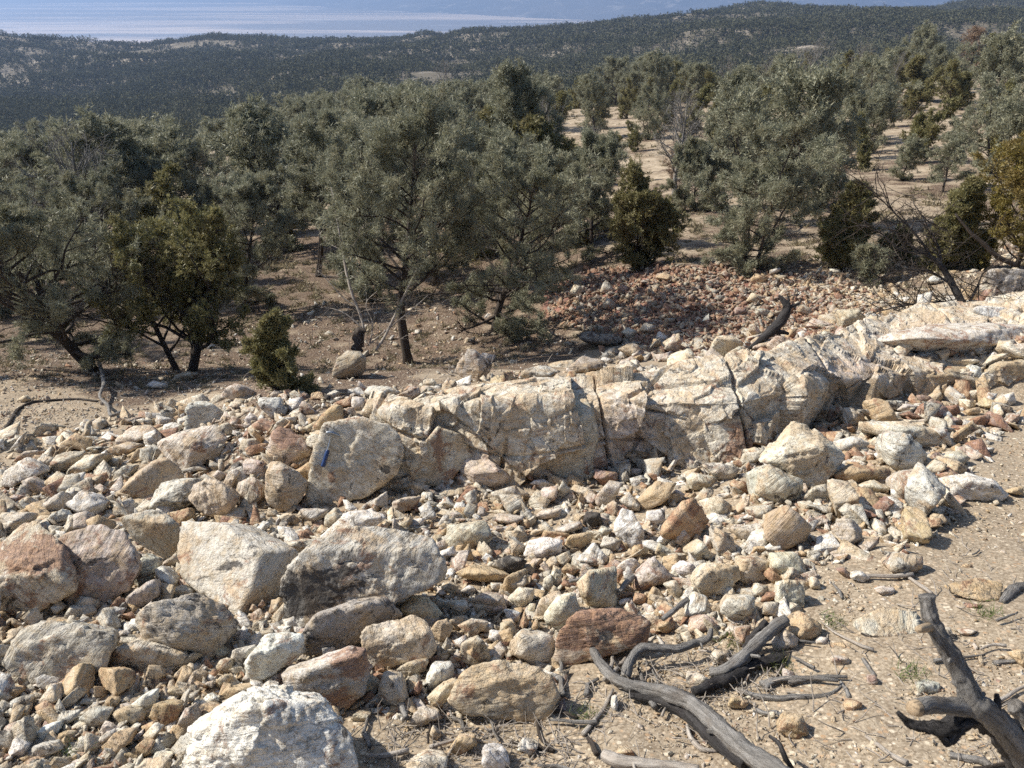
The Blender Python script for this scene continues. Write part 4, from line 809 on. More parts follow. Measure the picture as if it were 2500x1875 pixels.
 ('TB', [(1000, 960), (1050, 930), (1080, 960), (1030, 980)], 'r', {}), ('TB', [(1090, 970), (1110, 930), (1140, 950), (1130, 980)], 'r', {}), ('TB', [(1020, 930), (1040, 910), (1070, 930), (1040, 940)], 't', {}), ('TB', [(1480, 890), (1510, 870), (1550, 900), (1510, 920)], 'o', {}),
 ('TA', [(860, 1340), (920, 1300), (1000, 1320), (960, 1350)], 'w', {}), ('TA', [(1030, 1300), (1120, 1245), (1190, 1260), (1140, 1290)], 'c', {}), ('TA', [(1390, 1400), (1410, 1320), (1520, 1360), (1480, 1400)], 'p', {}),
 ('R7', [(0, 140), (140, 180), (90, 250), (0, 260)], 'o', {}), ('R7', [(60, 290), (270, 120), (290, 240), (130, 330)], 'o', {}), ('R7', [(120, 350), (210, 270), (330, 280), (320, 360), (240, 440), (130, 400)], 'c', {}), ('R7', [(320, 510), (400, 370), (520, 290), (560, 330), (440, 440), (370, 520)], 'c', {}),
 ('R7', [(410, 480), (520, 340), (640, 300), (690, 450), (530, 600), (410, 560)], 'c', dict(name='boulder', label='cream lozenge-shaped rock upper left of the maroon-topped slab')), ('R7', [(140, 690), (240, 600), (480, 640), (470, 850), (300, 860), (150, 780)], 'c', dict(name='boulder', label='rough cream rock between the tan boulder and the maroon-topped slab')),
 ('R7', [(660, 240), (780, 140), (960, 120), (960, 430), (760, 430), (670, 330)], 'c', dict(name='boulder', label='squared pale block with a white vein down its right edge', tilt=34)), ('R7', [(1110, 160), (1250, 30), (1390, 170), (1370, 240), (1150, 300), (1100, 290)], 'p', dict(tilt=28)), ('R7', [(950, 130), (1100, 40), (1150, 90), (1100, 200)], 'w', {}),
 ('R7', [(1190, 410), (1260, 250), (1340, 340), (1270, 410)], 'o', {}), ('R7', [(1390, 120), (1480, 60), (1590, 110), (1530, 190), (1400, 180)], 'w', {}), ('R7', [(1540, 200), (1650, 80), (1900, 100), (1920, 200), (1840, 280), (1740, 360), (1640, 370), (1560, 280)], 't', dict(name='boulder', label='large pitted tan rock in the rubble right of the veined block')),
 ('R7', [(1900, 100), (2040, 20), (2140, 90), (2140, 200), (1980, 250), (1920, 180)], 'c', {}), ('R7', [(1490, 480), (1570, 300), (1650, 330), (1710, 430), (1700, 490), (1600, 510)], 'w', {}), ('R7', [(1760, 440), (1840, 330), (2030, 330), (2050, 520), (1830, 510)], 'c', {}), ('R7', [(1320, 240), (1430, 210), (1480, 320), (1440, 360)], 'g', {}),
 ('R7', [(390, 280), (400, 200), (460, 160), (480, 250), (450, 300)], 'c', {}), ('R7', [(450, 200), (480, 90), (540, 130), (540, 230), (490, 280)], 'c', {}), ('R7', [(530, 140), (590, 80), (690, 130), (600, 190)], 'o', {}), ('R7', [(520, 270), (560, 200), (650, 250), (600, 280)], 'm', {}), ('R7', [(960, 230), (960, 130), (1020, 120), (1020, 240)], 'r', {}),
 ('R7', [(970, 370), (1020, 300), (1110, 310), (1000, 370)], 'r', {}), ('R7', [(1080, 390), (1110, 310), (1190, 320), (1190, 400)], 'r', {}), ('R7', [(970, 410), (1070, 350), (1080, 380), (980, 420)], 'w', {}), ('R7', [(1270, 600), (1290, 530), (1400, 500), (1420, 590), (1350, 620)], 'o', {}), ('R7', [(1510, 600), (1540, 520), (1650, 480), (1720, 520), (1720, 620), (1580, 650)], 'p', dict(pal=((.62, .46, .34), .6, .7, .05))),
 ('R7', [(270, 470), (290, 390), (340, 390), (330, 480)], 'c', {}), ('R7', [(0, 480), (20, 320), (80, 330), (120, 430), (60, 480)], 'p', {}), ('R7', [(60, 640), (70, 540), (160, 520), (190, 600), (140, 680)], 't', {}), ('R7', [(740, 100), (870, 0), (900, 60), (820, 110)], 'g', {}), ('R7', [(900, 90), (920, 0), (960, 20), (960, 110)], 'o', {}),
 ('R7', [(1500, 1000), (1510, 930), (1600, 930), (1690, 980), (1600, 1060)], 't', dict(tilt=60)), ('R7', [(1820, 1190), (1880, 1110), (1990, 1140), (1950, 1200)], 'o', dict(tilt=55)), ('R7', [(920, 1200), (930, 1110), (970, 1100), (980, 1190), (950, 1230)], 'w', dict(tilt=55)), ('R7', [(1690, 800), (1730, 750), (1840, 760), (1820, 850), (1740, 860)], 'c', dict(tilt=50)),
 ('R7', [(1880, 640), (1890, 580), (2000, 560), (1980, 700), (1910, 720)], 'p', {}), ('R7', [(200, 1530), (240, 1460), (370, 1480), (330, 1540)], 'w', dict(tilt=55)), ('R7', [(-20, 1640), (0, 1520), (110, 1540), (130, 1640)], 'c', dict(tilt=55)), ('R7', [(960, 1560), (980, 1510), (1090, 1530), (1110, 1570)], 'o', dict(tilt=60)),
 ('R8', [(320, 440), (320, 230), (520, 225), (520, 420), (430, 450)], 'c', dict(label='cube-shaped cream block at the right end of the rubble', tilt=20, T=[(320, 230), (520, 225), (500, 205), (360, 205)])), ('R8', [(250, 150), (260, 0), (450, 0), (550, 120), (530, 190), (370, 210)], 'c', dict(name='boulder', label='pale block above the cube-shaped one at the rubble end')),
 ('R8', [(0, 220), (0, 50), (120, 30), (250, 70), (260, 150), (50, 260)], 'c', {}), ('R8', [(400, 540), (500, 450), (650, 560), (640, 640), (480, 690), (400, 620)], 'o', dict(label='rounded ochre stone on sand right of the curved grey log', tilt=45)), ('R8', [(1150, 100), (1240, 0), (1450, 30), (1470, 90), (1310, 190), (1180, 140)], 'g', dict(label='lone grey-cream rock half sunk in the sandy slope', tilt=45)),
 ('R8', [(890, 560), (1100, 420), (1400, 450), (1400, 640), (1150, 660), (920, 610)], 'c', dict(label='flat cream bedrock patch flush with the sand', tilt=71, thick=.08, lift=.05, name='rock_slab', sharp=16)), ('R8', [(1580, 250), (1850, 190), (2050, 230), (2030, 380), (1700, 340)], 'o', dict(tilt=66, thick=.12, lift=.1, sharp=16, name='rock_slab', label='flat brown-ochre slab sunk in sand near the right edge')),
 ('R8', [(170, 380), (240, 310), (310, 300), (310, 360), (220, 390)], 'r', {}), ('R8', [(180, 480), (240, 390), (320, 380), (320, 500)], 'c', {}), ('R8', [(100, 330), (150, 230), (240, 260), (210, 340)], 'c', {}), ('R8', [(560, 270), (580, 180), (630, 200), (650, 280)], 'c', {}), ('R8', [(880, 200), (900, 150), (960, 140), (1030, 190), (980, 230)], 'w', {}), ('R8', [(1065, 290), (1130, 260), (1220, 270), (1200, 320), (1130, 330)], 'p', dict(tilt=60)),
 ('R8', [(760, 130), (830, 110), (880, 190), (860, 200)], 'm', dict(tilt=60)), ('R8', [(1750, 430), (1770, 390), (1900, 400), (1890, 430)], 'm', dict(tilt=60)), ('R8', [(290, 760), (270, 700), (350, 570), (480, 660), (480, 730)], 'c', dict(tilt=40)), ('R8', [(720, 840), (760, 800), (850, 800), (880, 850), (800, 880)], 'p', dict(tilt=55)), ('R8', [(820, 1190), (870, 1140), (970, 1160), (960, 1200), (870, 1230)], 'o', dict(tilt=55, label='orange stone on the sand left of the forked branch')),
 ('R8', [(1400, 1090), (1410, 1010), (1560, 1000), (1570, 1080)], 'g', dict(tilt=55)), ('R8', [(310, 1390), (390, 1260), (500, 1250), (560, 1400), (440, 1440)], 'o', dict(tilt=55)), ('R8', [(1010, 1010), (1020, 950), (1070, 940), (1090, 1000), (1050, 1030)], 'm', dict(tilt=55)), ('R8', [(350, 960), (360, 890), (440, 920), (460, 980), (420, 1000)], 'p', dict(tilt=60)), ('R8', [(2120, 790), (2212, 750), (2212, 890)], 'o', dict(tilt=50)),
 ('R8', [(1600, 590), (1640, 570), (1680, 660), (1640, 680)], 'c', dict(tilt=60)), ('R8', [(1700, 620), (1790, 590), (1860, 600), (1780, 640)], 'p', dict(tilt=60)), ('R8', [(1640, 1340), (1300, 1350), (1280, 1370), (1310, 1390)], 'w', dict(tilt=60)), ('R8', [(600, 700), (640, 650), (700, 660), (690, 710)], 'w', dict(tilt=55)), ('R8', [(0, 1190), (20, 1110), (100, 1150), (60, 1200)], 'o', dict(tilt=50)),
]
for reg, pts, col, kw in H1:
    if reg == 'R8' and pts[0] == (1640, 1340): continue
    hero(reg, pts, col, **kw)
print('hand rocks', len(ROCKS))

# ---- free stones that fill the pile: the larger as things, the rest as rubble
def rnd_planes(rr, flat=.6, k=6):
    N = [(1, 0, 0), (-1, 0, 0), (0, 1, 0), (0, -1, 0), (0, 0, 1), (0, 0, -1)]
    D = [1, 1, rr.uniform(.55, .95), rr.uniform(.55, .95), flat, flat]
    N = np.array(N, float) + rr.normal(size=(6, 3)) * .22
    N2 = rr.normal(size=(k, 3)); D2 = rr.uniform(.55, .95, k)
    N = np.concatenate([N, N2]); N /= np.linalg.norm(N, axis=1)[:, None]
    return N, np.concatenate([D, D2])

def rot(rr, tiltmax=.6):
    a = rr.uniform(0, 2 * PI); b, c = rr.normal(size=2) * tiltmax
    ca, sa = math.cos(a), math.sin(a)
    Rz = np.array([[ca, -sa, 0], [sa, ca, 0], [0, 0, 1]])
    Rx = np.array([[1, 0, 0], [0, math.cos(b), -math.sin(b)], [0, math.sin(b), math.cos(b)]])
    Ry = np.array([[math.cos(c), 0, math.sin(c)], [0, 1, 0], [-math.sin(c), 0, math.cos(c)]])
    return Rz @ Rx @ Ry

PILE = np.array([(-60, 1080), (150, 1050), (330, 1012), (430, 985), (640, 960), (900, 960), (1100, 930), (1350, 900), (1450, 870), (2100, 780), (2520, 700), (2560, 830), (2350, 960), (2520, 1010), (2380, 1120), (2330, 1260), (2210, 1360),
                 (1990, 1380), (1950, 1500), (1800, 1560), (1400, 1580), (1370, 1760), (1000, 1760), (850, 1730), (700, 1990), (-80, 1990)], float)
TAIL2 = np.array([(1340, 790), (1340, 700), (1400, 665), (1600, 648), (1850, 650), (2080, 690), (2160, 740), (2120, 800), (2010, 850), (1700, 885), (1560, 860), (1440, 810)], float)

def scatter(n, poly, smin, smax, power, seed, keep=None):
    """random spots of the terrain seen inside a photo polygon, with a size in photo pixels"""
    rr = np.random.default_rng(seed)
    lo, hi = poly.min(0), poly.max(0)
    q = rr.uniform(lo, hi, (n * 3, 2)); q = q[in_poly(q, poly)][:n]
    if keep is not None: q = q[keep(q, rr)]
    u = rr.uniform(0, 1, len(q))
    s = (smin ** (1 - power) + u * (smax ** (1 - power) - smin ** (1 - power))) ** (1 / (1 - power))
    P = cast(q)
    dist = np.linalg.norm(P, axis=1)
    return q, s, P, s / F * dist

def stuff_stones(name, label, q, s, P, w, cols, wts, seed, sink=.25, mat=None, fl=(.45, .9), darken=1.0):
    rr = np.random.default_rng(seed)
    proto = {}
    for lod in (1, 2, 3):
        L = []
        for k in range(40 if lod < 3 else 30):
            n = rr.integers(7, 12)
            P0 = rr.uniform(-1, 1, (n, 3)); P0 /= np.abs(P0).max(1)[:, None] ** .7
            if k % 5 < 3:
                P0 = np.array([(a, b, c) for a in (-1, 1) for b in (-1, 1) for c in (-1, 1)], float) * .75 + rr.uniform(-.42, .42, (8, 3))
                P0 = P0[:8 - (k % 3)]; P0[:, 0] += P0[:, 2] * rr.uniform(-.5, .5)
            P0 *= (1, rr.uniform(.55, .95), rr.uniform(*fl) * .8)
            bm = bmesh.new()
            for t in P0: bm.verts.new(t)
            r = bmesh.ops.convex_hull(bm, input=bm.verts)
            bmesh.ops.delete(bm, geom=[x for x in bm.verts if not x.link_faces], context='VERTS')
            bmesh.ops.triangulate(bm, faces=bm.faces)
            if lod > 1: bmesh.ops.subdivide_edges(bm, edges=bm.edges, cuts=1 if lod == 2 else 3, use_grid_fill=True)
            if lod > 1: bmesh.ops.triangulate(bm, faces=bm.faces)
            bm.verts.ensure_lookup_table()
            V = np.array([x.co[:] for x in bm.verts]); Fc = np.array([[x.index for x in g.verts] for g in bm.faces])
            bm.free()
            if lod > 1: V = V * (1 + cells(V * 2.2 + k * 7, k)[:, None] * .06 + fbm(V * 4 + k * 5, 2, k)[:, None] * .035)
            V /= np.abs(V).max()
            L.append((V, Fc))
        proto[lod] = L
    Vs, Fs, Cs, A1, A2, A3 = [], [], [], [], [], []; off = 0; A4 = []
    keys = list(cols); pw = np.array([wts[c] for c in keys], float); pw /= pw.sum()
    pick = rr.choice(len(keys), len(s), p=pw)
    for i in range(len(s)):
        lod = 1 if s[i] < 11 else 2 if s[i] < 28 else 3
        V, Fc = proto[lod][rr.integers(len(proto[lod]))]
        V = V * (w[i] * .5 * np.array((rr.uniform(1, 1.35), rr.uniform(.75, 1), rr.uniform(.7, 1))))
        V = V @ rot(rr, .45).T
        z = -V[:, 2].min() - sink * w[i] * rr.uniform(.3, 1)
        V = V + P[i] + (0, 0, z * rr.uniform(.7, 1.0))
        c, st, ir, dk = PAL[keys[pick[i]]]
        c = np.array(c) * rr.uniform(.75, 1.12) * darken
        n = len(V)
        Vs.append(V); Fs.append(Fc + off); off += n
        Cs.append(np.tile(c, (n, 1))); A1.append(np.full(n, st)); A2.append(np.full(n, ir)); A3.append(np.full(n, dk * .6)); bd = rr.normal(size=3); A4.append(V @ (bd / np.linalg.norm(bd)))
    me = mesh_np(name, np.concatenate(Vs), np.concatenate(Fs), mat or M_ROCK, False, {'Col': np.concatenate(Cs), 'stain': np.concatenate(A1), 'iron': np.concatenate(A2), 'dark': np.concatenate(A3), 'bed': np.concatenate(A4)})
    return tag(link(name, me), label, kind='stuff')

WP = dict(c=27, w=16, g=24, o=13, r=6, m=3, p=11, t=10, d=4)
# mid-sized loose stones, each a thing
centers = np.array([c for c, *_ in ROCKS]); halfw = np.array([(a * .5, b * .5) for _, _, a, b in ROCKS])
def free(q, s, f=.8):
    d = np.abs(q[:, None, :] - centers[None]) / (halfw[None] + s[:, None, None] * .3)
    return ~((d ** 2).sum(-1) < f ** 2).any(1)
def free_things(n, poly, smin, smax, seed, wts, group, noun):
    global centers, halfw
    q, s, P, w = scatter(4000, poly, smin, smax, 1.6, seed)
    order = np.argsort(-s); rr = np.random.default_rng(seed); got = 0
    keys = list(wts); pw = np.array([wts[k] for k in keys], float); pw /= pw.sum()
    for i in order:
        if got >= n: break
        if not free(q[i:i + 1], s[i:i + 1], .95)[0]: continue
        N, D = rnd_planes(rr, rr.uniform(.4, .8), 3)
        R = rot(rr, .5); N = N @ R.T
        asp = rr.uniform(.7, 1.0)
        D = D * w[i] * .5
        col = keys[rr.choice(len(keys), p=pw)]
        me, base = rock_mesh('rock', N, D, np.zeros(3), np.array((1, 1, .8)), 4 if s[i] > 50 else 3, col, int(seed * 31 + i))
        o = link('rock', me, None, P[i] + (0, 0, -w[i] * .12))
        tag(o, auto_label(q[i], s[i], rr.uniform(.8, 2.2), col, noun), 'rock', group)
        centers = np.vstack([centers, q[i]]); halfw = np.vstack([halfw, (s[i] * .5, s[i] * .42)])
        got += 1
    return got
print('free', free_things(20, PILE, 40, 70, 11, WP, 'broken rocks of the quartz pile', 'stone'))
q, s, P, w = scatter(8500, PILE, 20, 66, 2.0, 21)
m = free(q, s, .55); stuff_stones('rock_rubble', 'broken stones packed between the large blocks', q[m], s[m], P[m], w[m], WP, WP, 1)
q, s, P, w = scatter(20000, PILE, 6, 26, 2.1, 22)
stuff_stones('small_rubble', 'small angular chips filling gaps between the stones', q, s, P, w, WP, WP, 2)
WT = dict(m=48, p=18, r=10, t=14, c=5, g=8, o=3)
q, s, P, w = scatter(14000, TAIL2, 5, 26, 2.5, 23)
stuff_stones('tailings', 'reddish mine spoil heaped in a low mound', q, s, P, w, WT, WT, 3, darken=.5)
WY = dict(o=25, c=35, t=30, p=8, w=8)
TR = np.array([(1850, 668), (2100, 690), (2260, 740), (2170, 830), (2080, 800), (1960, 760)], float)
q, s, P, w = scatter(1500, TR, 6, 26, 2.3, 24); stuff_stones('ochre_tailings', 'yellow-brown broken stone at the right of the spoil mound', q, s, P, w, WY, WY, 4)
# loose gravel on the sandy slope and the left slope
SAND = np.array([(850, 1740), (1370, 1740), (1400, 1580), (1800, 1560), (1950, 1500), (1990, 1380), (2210, 1360), (2330, 1260), (2380, 1120), (2520, 1000), (2620, 900), (2620, 1990), (800, 1990)], float)
q, s, P, w = scatter(9000, SAND, 3.5, 26, 2.9, 25); stuff_stones('gravel', 'scattered chips and pebbles on the sandy slope', q, s, P, w, WY, WY, 5, sink=.5, fl=(.3, .7))
LEFT = np.array([(-100, 860), (100, 850), (300, 880), (500, 900), (640, 950), (430, 990), (330, 1020), (150, 1058), (-100, 1090)], float)
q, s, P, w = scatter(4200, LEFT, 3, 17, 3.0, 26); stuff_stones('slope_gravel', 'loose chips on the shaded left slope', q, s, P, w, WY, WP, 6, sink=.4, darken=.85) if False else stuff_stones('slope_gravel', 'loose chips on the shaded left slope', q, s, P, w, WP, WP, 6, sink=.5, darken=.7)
FLOOR = np.array([(300, 900), (700, 760), (900, 700), (1330, 780), (1450, 860), (1380, 900), (1050, 950), (600, 960), (420, 960)], float)
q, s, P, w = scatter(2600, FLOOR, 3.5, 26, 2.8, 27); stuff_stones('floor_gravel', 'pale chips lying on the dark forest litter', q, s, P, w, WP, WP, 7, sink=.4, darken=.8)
BEH = np.array([(1900, 640), (2520, 600), (2560, 720), (2130, 760), (1950, 700)], float)
q, s, P, w = scatter(1500, BEH, 4, 26, 2.7, 28); stuff_stones('upper_gravel', 'pale stones strewn behind the outcrop', q, s, P, w, WY, WY, 8, sink=.4)
# ------------------------------------------------------------------ trees
def tube(path, rad, ns=6, cap=True, wob=0.0, seed=0):
    """tapered tube along a path; returns verts, faces(quads as tris), uvw"""
    path = np.asarray(path, float); rad = np.asarray(rad, float); n = len(path)
    t = np.gradient(path, axis=0); t /= np.linalg.norm(t, axis=1)[:, None] + 1e-9
    ref = np.array((0, 0, 1.)) if abs(t[0][2]) < .9 else np.array((1., 0, 0))
    a = np.cross(t, ref); a /= np.linalg.norm(a, axis=1)[:, None] + 1e-9
    b = np.cross(t, a)
    th = np.linspace(0, 2 * PI, ns, endpoint=False)
    rr = rad[:, None] * np.ones(ns)
    if wob: 
        q = np.stack([np.cos(th)[None] * 1.3 + 0 * rr, np.sin(th)[None] * 1.3 + 0 * rr, np.arange(n)[:, None] * .25 + 0 * rr], -1)
        rr = rr * (1 + wob * vn(q * 1.4 + seed, seed % 50) + wob * .5 * vn(q * 3.7 + seed, seed % 40))
    V = path[:, None] + rr[..., None] * (np.cos(th)[None, :, None] * a[:, None] + np.sin(th)[None, :, None] * b[:, None])
    L = np.concatenate([[0], np.cumsum(np.linalg.norm(np.diff(path, axis=0), axis=1))])
    U = np.stack([np.broadcast_to(np.cos(th)[None] * rad.max(), (n, ns)), np.broadcast_to(L[:, None], (n, ns)), np.broadcast_to(np.sin(th)[None] * rad.max(), (n, ns))], -1)
    V = V.reshape(-1, 3); U = U.reshape(-1, 3)
    i = np.arange(n * ns).reshape(n, ns); j = np.roll(i, -1, 1)
    f = np.concatenate([np.stack([i[:-1], j[:-1], j[1:]], -1).reshape(-1, 3), np.stack([i[:-1], j[1:], i[1:]], -1).reshape(-1, 3)])
    if cap:
        V = np.vstack([V, path[0], path[-1]]); U = np.vstack([U, U[0], U[-1]]); k = len(V)
        f = np.concatenate([f, np.stack([j[0], i[0], np.full(ns, k - 2)], -1), np.stack([i[-1], j[-1], np.full(ns, k - 1)], -1)])
    return V, f, U

class Acc:
    def __init__(s): s.V, s.F, s.U, s.n = [], [], [], 0
    def add(s, r):
        V, f, U = r; s.V.append(V); s.F.append(f + s.n); s.U.append(U); s.n += len(V)
    def mesh(s, name, mat, smooth=True):
        return mesh_np(name, np.concatenate(s.V), np.concatenate(s.F), mat, smooth, {'uvw': np.concatenate(s.U)})

def curve(p0, d, L, n, rr, wig=.15, up=0.0):
    """a wandering branch path"""
    pts = [np.array(p0, float)]; d = np.array(d, float); d /= np.linalg.norm(d)
    for _ in range(n):
        d = d + rr.normal(size=3) * wig + (0, 0, up); d /= np.linalg.norm(d)
        pts.append(pts[-1] + d * L / n)
    return np.array(pts)

def tufts(cent, out, k, length, width, rr, spread=.9):
    """needle tufts: k thin triangles at each centre, fanned about the outward direction"""
    m = len(cent)
    D = out[:, None] * rr.uniform(.5, 1, (m, k, 1)) + rr.normal(size=(m, k, 3)) * spread
    D /= np.linalg.norm(D, axis=2)[..., None]
    L = length * rr.uniform(.6, 1.2, (m, k, 1))
    S = np.cross(D, rr.normal(size=(m, k, 3))); S /= np.linalg.norm(S, axis=2)[..., None]
    b = cent[:, None] + D * L * rr.uniform(0, .35, (m, k, 1)) + rr.normal(size=(m, k, 3)) * length * .25
    A = b - S * width * .5; B = b + S * width * .5; C = b + D * L
    V = np.stack([A, B, C], 2).reshape(-1, 3)
    F_ = np.arange(len(V)).reshape(-1, 3)
    t = np.repeat(np.clip(rr.normal(.4, .28, m), 0, 1), k * 3)
    return V, F_, t

def tree_geo(kind, h, R, seed, n_limb, n_sub, n_tw, k, nl, nw, base=.12, lean=(0, 0), multi=1, crook=.1, bare=0.0, top=0.0, limb_r=.055, puff=.10):
    """trunk mesh pieces and foliage of one tree of height h and crown radius R"""
    rr = np.random.default_rng(seed)
    W = Acc(); cen, out = [], []
    stems = []
    for s in range(multi):
        a = rr.uniform(0, 2 * PI); sp = 0 if multi == 1 else rr.uniform(.12, .42)
        d = np.array((math.cos(a) * sp + lean[0], math.sin(a) * sp + lean[1], 1.))
        hh = h * (1 if s == 0 else rr.uniform(.6, .92))
        P = curve((math.cos(a) * .08 * (multi > 1), math.sin(a) * .08 * (multi > 1), -.15), d, hh * (.98 + top), 11, rr, crook * .55, .07)
        r0 = limb_r * h * (.40 if multi == 1 else .26) * (1 if s == 0 else .75)
        r = np.linspace(1, .12, len(P)) * r0; r[0] *= 1.35
        W.add(tube(P, r, 9, True, .18, seed + s)); stems.append((P, r))
    up = kind != 'juniper'
    for i in range(n_limb):
        P, r = stems[i % multi]
        t = base + (1 - base) * (i + rr.uniform(0, 1)) / n_limb
        t = min(t, .985)
        q = t * (len(P) - 1); j = min(int(q), len(P) - 2); p0 = P[j] * (1 - (q - j)) + P[j + 1] * (q - j)
        az = i * 2.4 + rr.uniform(-.6, .6)
        if kind == 'pinyon': prof = (max(0.0, math.sin(PI * min(1, (t - base * .6) / (1.02 - base * .6))) ) ** .55) * (1.0 - .25 * t)
        elif kind == 'juniper': prof = max(.12, (1 - t) ** .48 * min(1, .55 + t * 2.2))
        else: prof = max(.25, math.sin(PI * t) ** .5)
        L = R * prof * (rr.uniform(.72, 1.15) if kind != 'juniper' else rr.uniform(.5, 1.3))
        el = (.05 + .75 * t) if kind == 'pinyon' else (.35 + .8 * t)
        if t < .25 and kind == 'pinyon': el = rr.uniform(-.25, .1)
        d = (math.cos(az) * math.cos(el), math.sin(az) * math.cos(el), math.sin(el))
        B = curve(p0, d, L, 6, rr, .16, .05 if kind != 'juniper' else .10)
        br = max(.008, r[j] * .5)
        W.add(tube(B, np.linspace(br, br * .25, len(B)), 5, False))
        dead = rr.random() < bare
        for s in range(n_sub):
            u = .28 + .72 * (s + rr.uniform(0, 1)) / n_sub
            q = u * (len(B) - 1); j2 = min(int(q), len(B) - 2); p1 = B[j2] * (1 - (q - j2)) + B[j2 + 1] * (q - j2)
            dd = (B[j2 + 1] - B[j2]); dd /= np.linalg.norm(dd)
            d2 = dd * .7 + rr.normal(size=3) * .6 + (0, 0, .22)
            l2 = L * rr.uniform(.22, .42) * (1.15 - .5 * u) + .1 * h / 5
            S2 = curve(p1, d2, l2, 4, rr, .22, .06)
            W.add(tube(S2, np.linspace(br * .38, br * .12, len(S2)), 4, False))
            if dead or kind == 'dead':
                for w in range(n_tw):
                    uu = rr.uniform(.15, 1) * (len(S2) - 1); j3 = min(int(uu), len(S2) - 2); p2 = S2[j3] + (S2[j3 + 1] - S2[j3]) * (uu - j3)
                    T = curve(p2, d2 + rr.normal(size=3) * .8, l2 * rr.uniform(.35, .8), 3, rr, .3, .04)
                    W.add(tube(T, np.linspace(br * .14, br * .04, len(T)), 3, False))
                continue
            for w in range(n_tw):
                uu = rr.uniform(.2, 1.05) * (len(S2) - 1); j3 = min(int(uu), len(S2) - 2); p2 = S2[j3] + (S2[j3 + 1] - S2[j3]) * (uu - j3)
                c = p2 + rr.normal(size=3) * (puff * h / 5)
                cen.append(c); o = d2 / np.linalg.norm(d2) + (0, 0, .35); out.append(o / np.linalg.norm(o))
    if cen:
        Vf, Ff, t = tufts(np.array(cen), np.array(out), k, nl, nw, rr, .75 if kind == 'pinyon' else .55)
        return W, (Vf, Ff, t)
    return W, None

def make_tree(name, label, cat, kind, mat, bark, h, R, seed, loc, group=None, rz=0.0, **kw):
    W, Fo = tree_geo(kind, h, R, seed, **kw)
    o = empty(name, loc); o.rotation_euler = (0, 0, rz)
    tag(o, label, cat, group)
    link('trunk' if kind != 'dead' else 'trunk', W.mesh('trunk', bark), o)
    if Fo is not None:
        link('crown', mesh_np('crown', Fo[0], Fo[1], mat, False, {'tint': Fo[2]}), o)
    return o

def ground_at(p, Y=None):
    """ground point under a photo pixel; with Y the depth is given and the pixel only sets the direction"""
    d = ray([p])[0]
    if Y is None: return cast([p])[0]
    x = d[0] / d[1] * Y
    return np.array((x, Y, float(H(x, Y))))
def height_for(base, top_y):
    """height of something standing at base that reaches photo row top_y"""
    _, fw = to_px(base)
    v = (top_y - 937.5) / F
    return (-(SP + v * CP) / (CP - v * SP)) * base[1] - base[2]
def width_for(base, w):
    return w / F * float(to_px(base)[1][0])

FINE = dict(n_limb=38, n_sub=6, n_tw=23, k=13, nl=.085, nw=.016, puff=.062, bare=.1)
JF = dict(n_limb=60, n_sub=8, n_tw=16, k=12, nl=.062, nw=.024, puff=.085)
PINE_TREES = 'pine trees around the clearing'; JUN_TREES = 'junipers around the clearing'
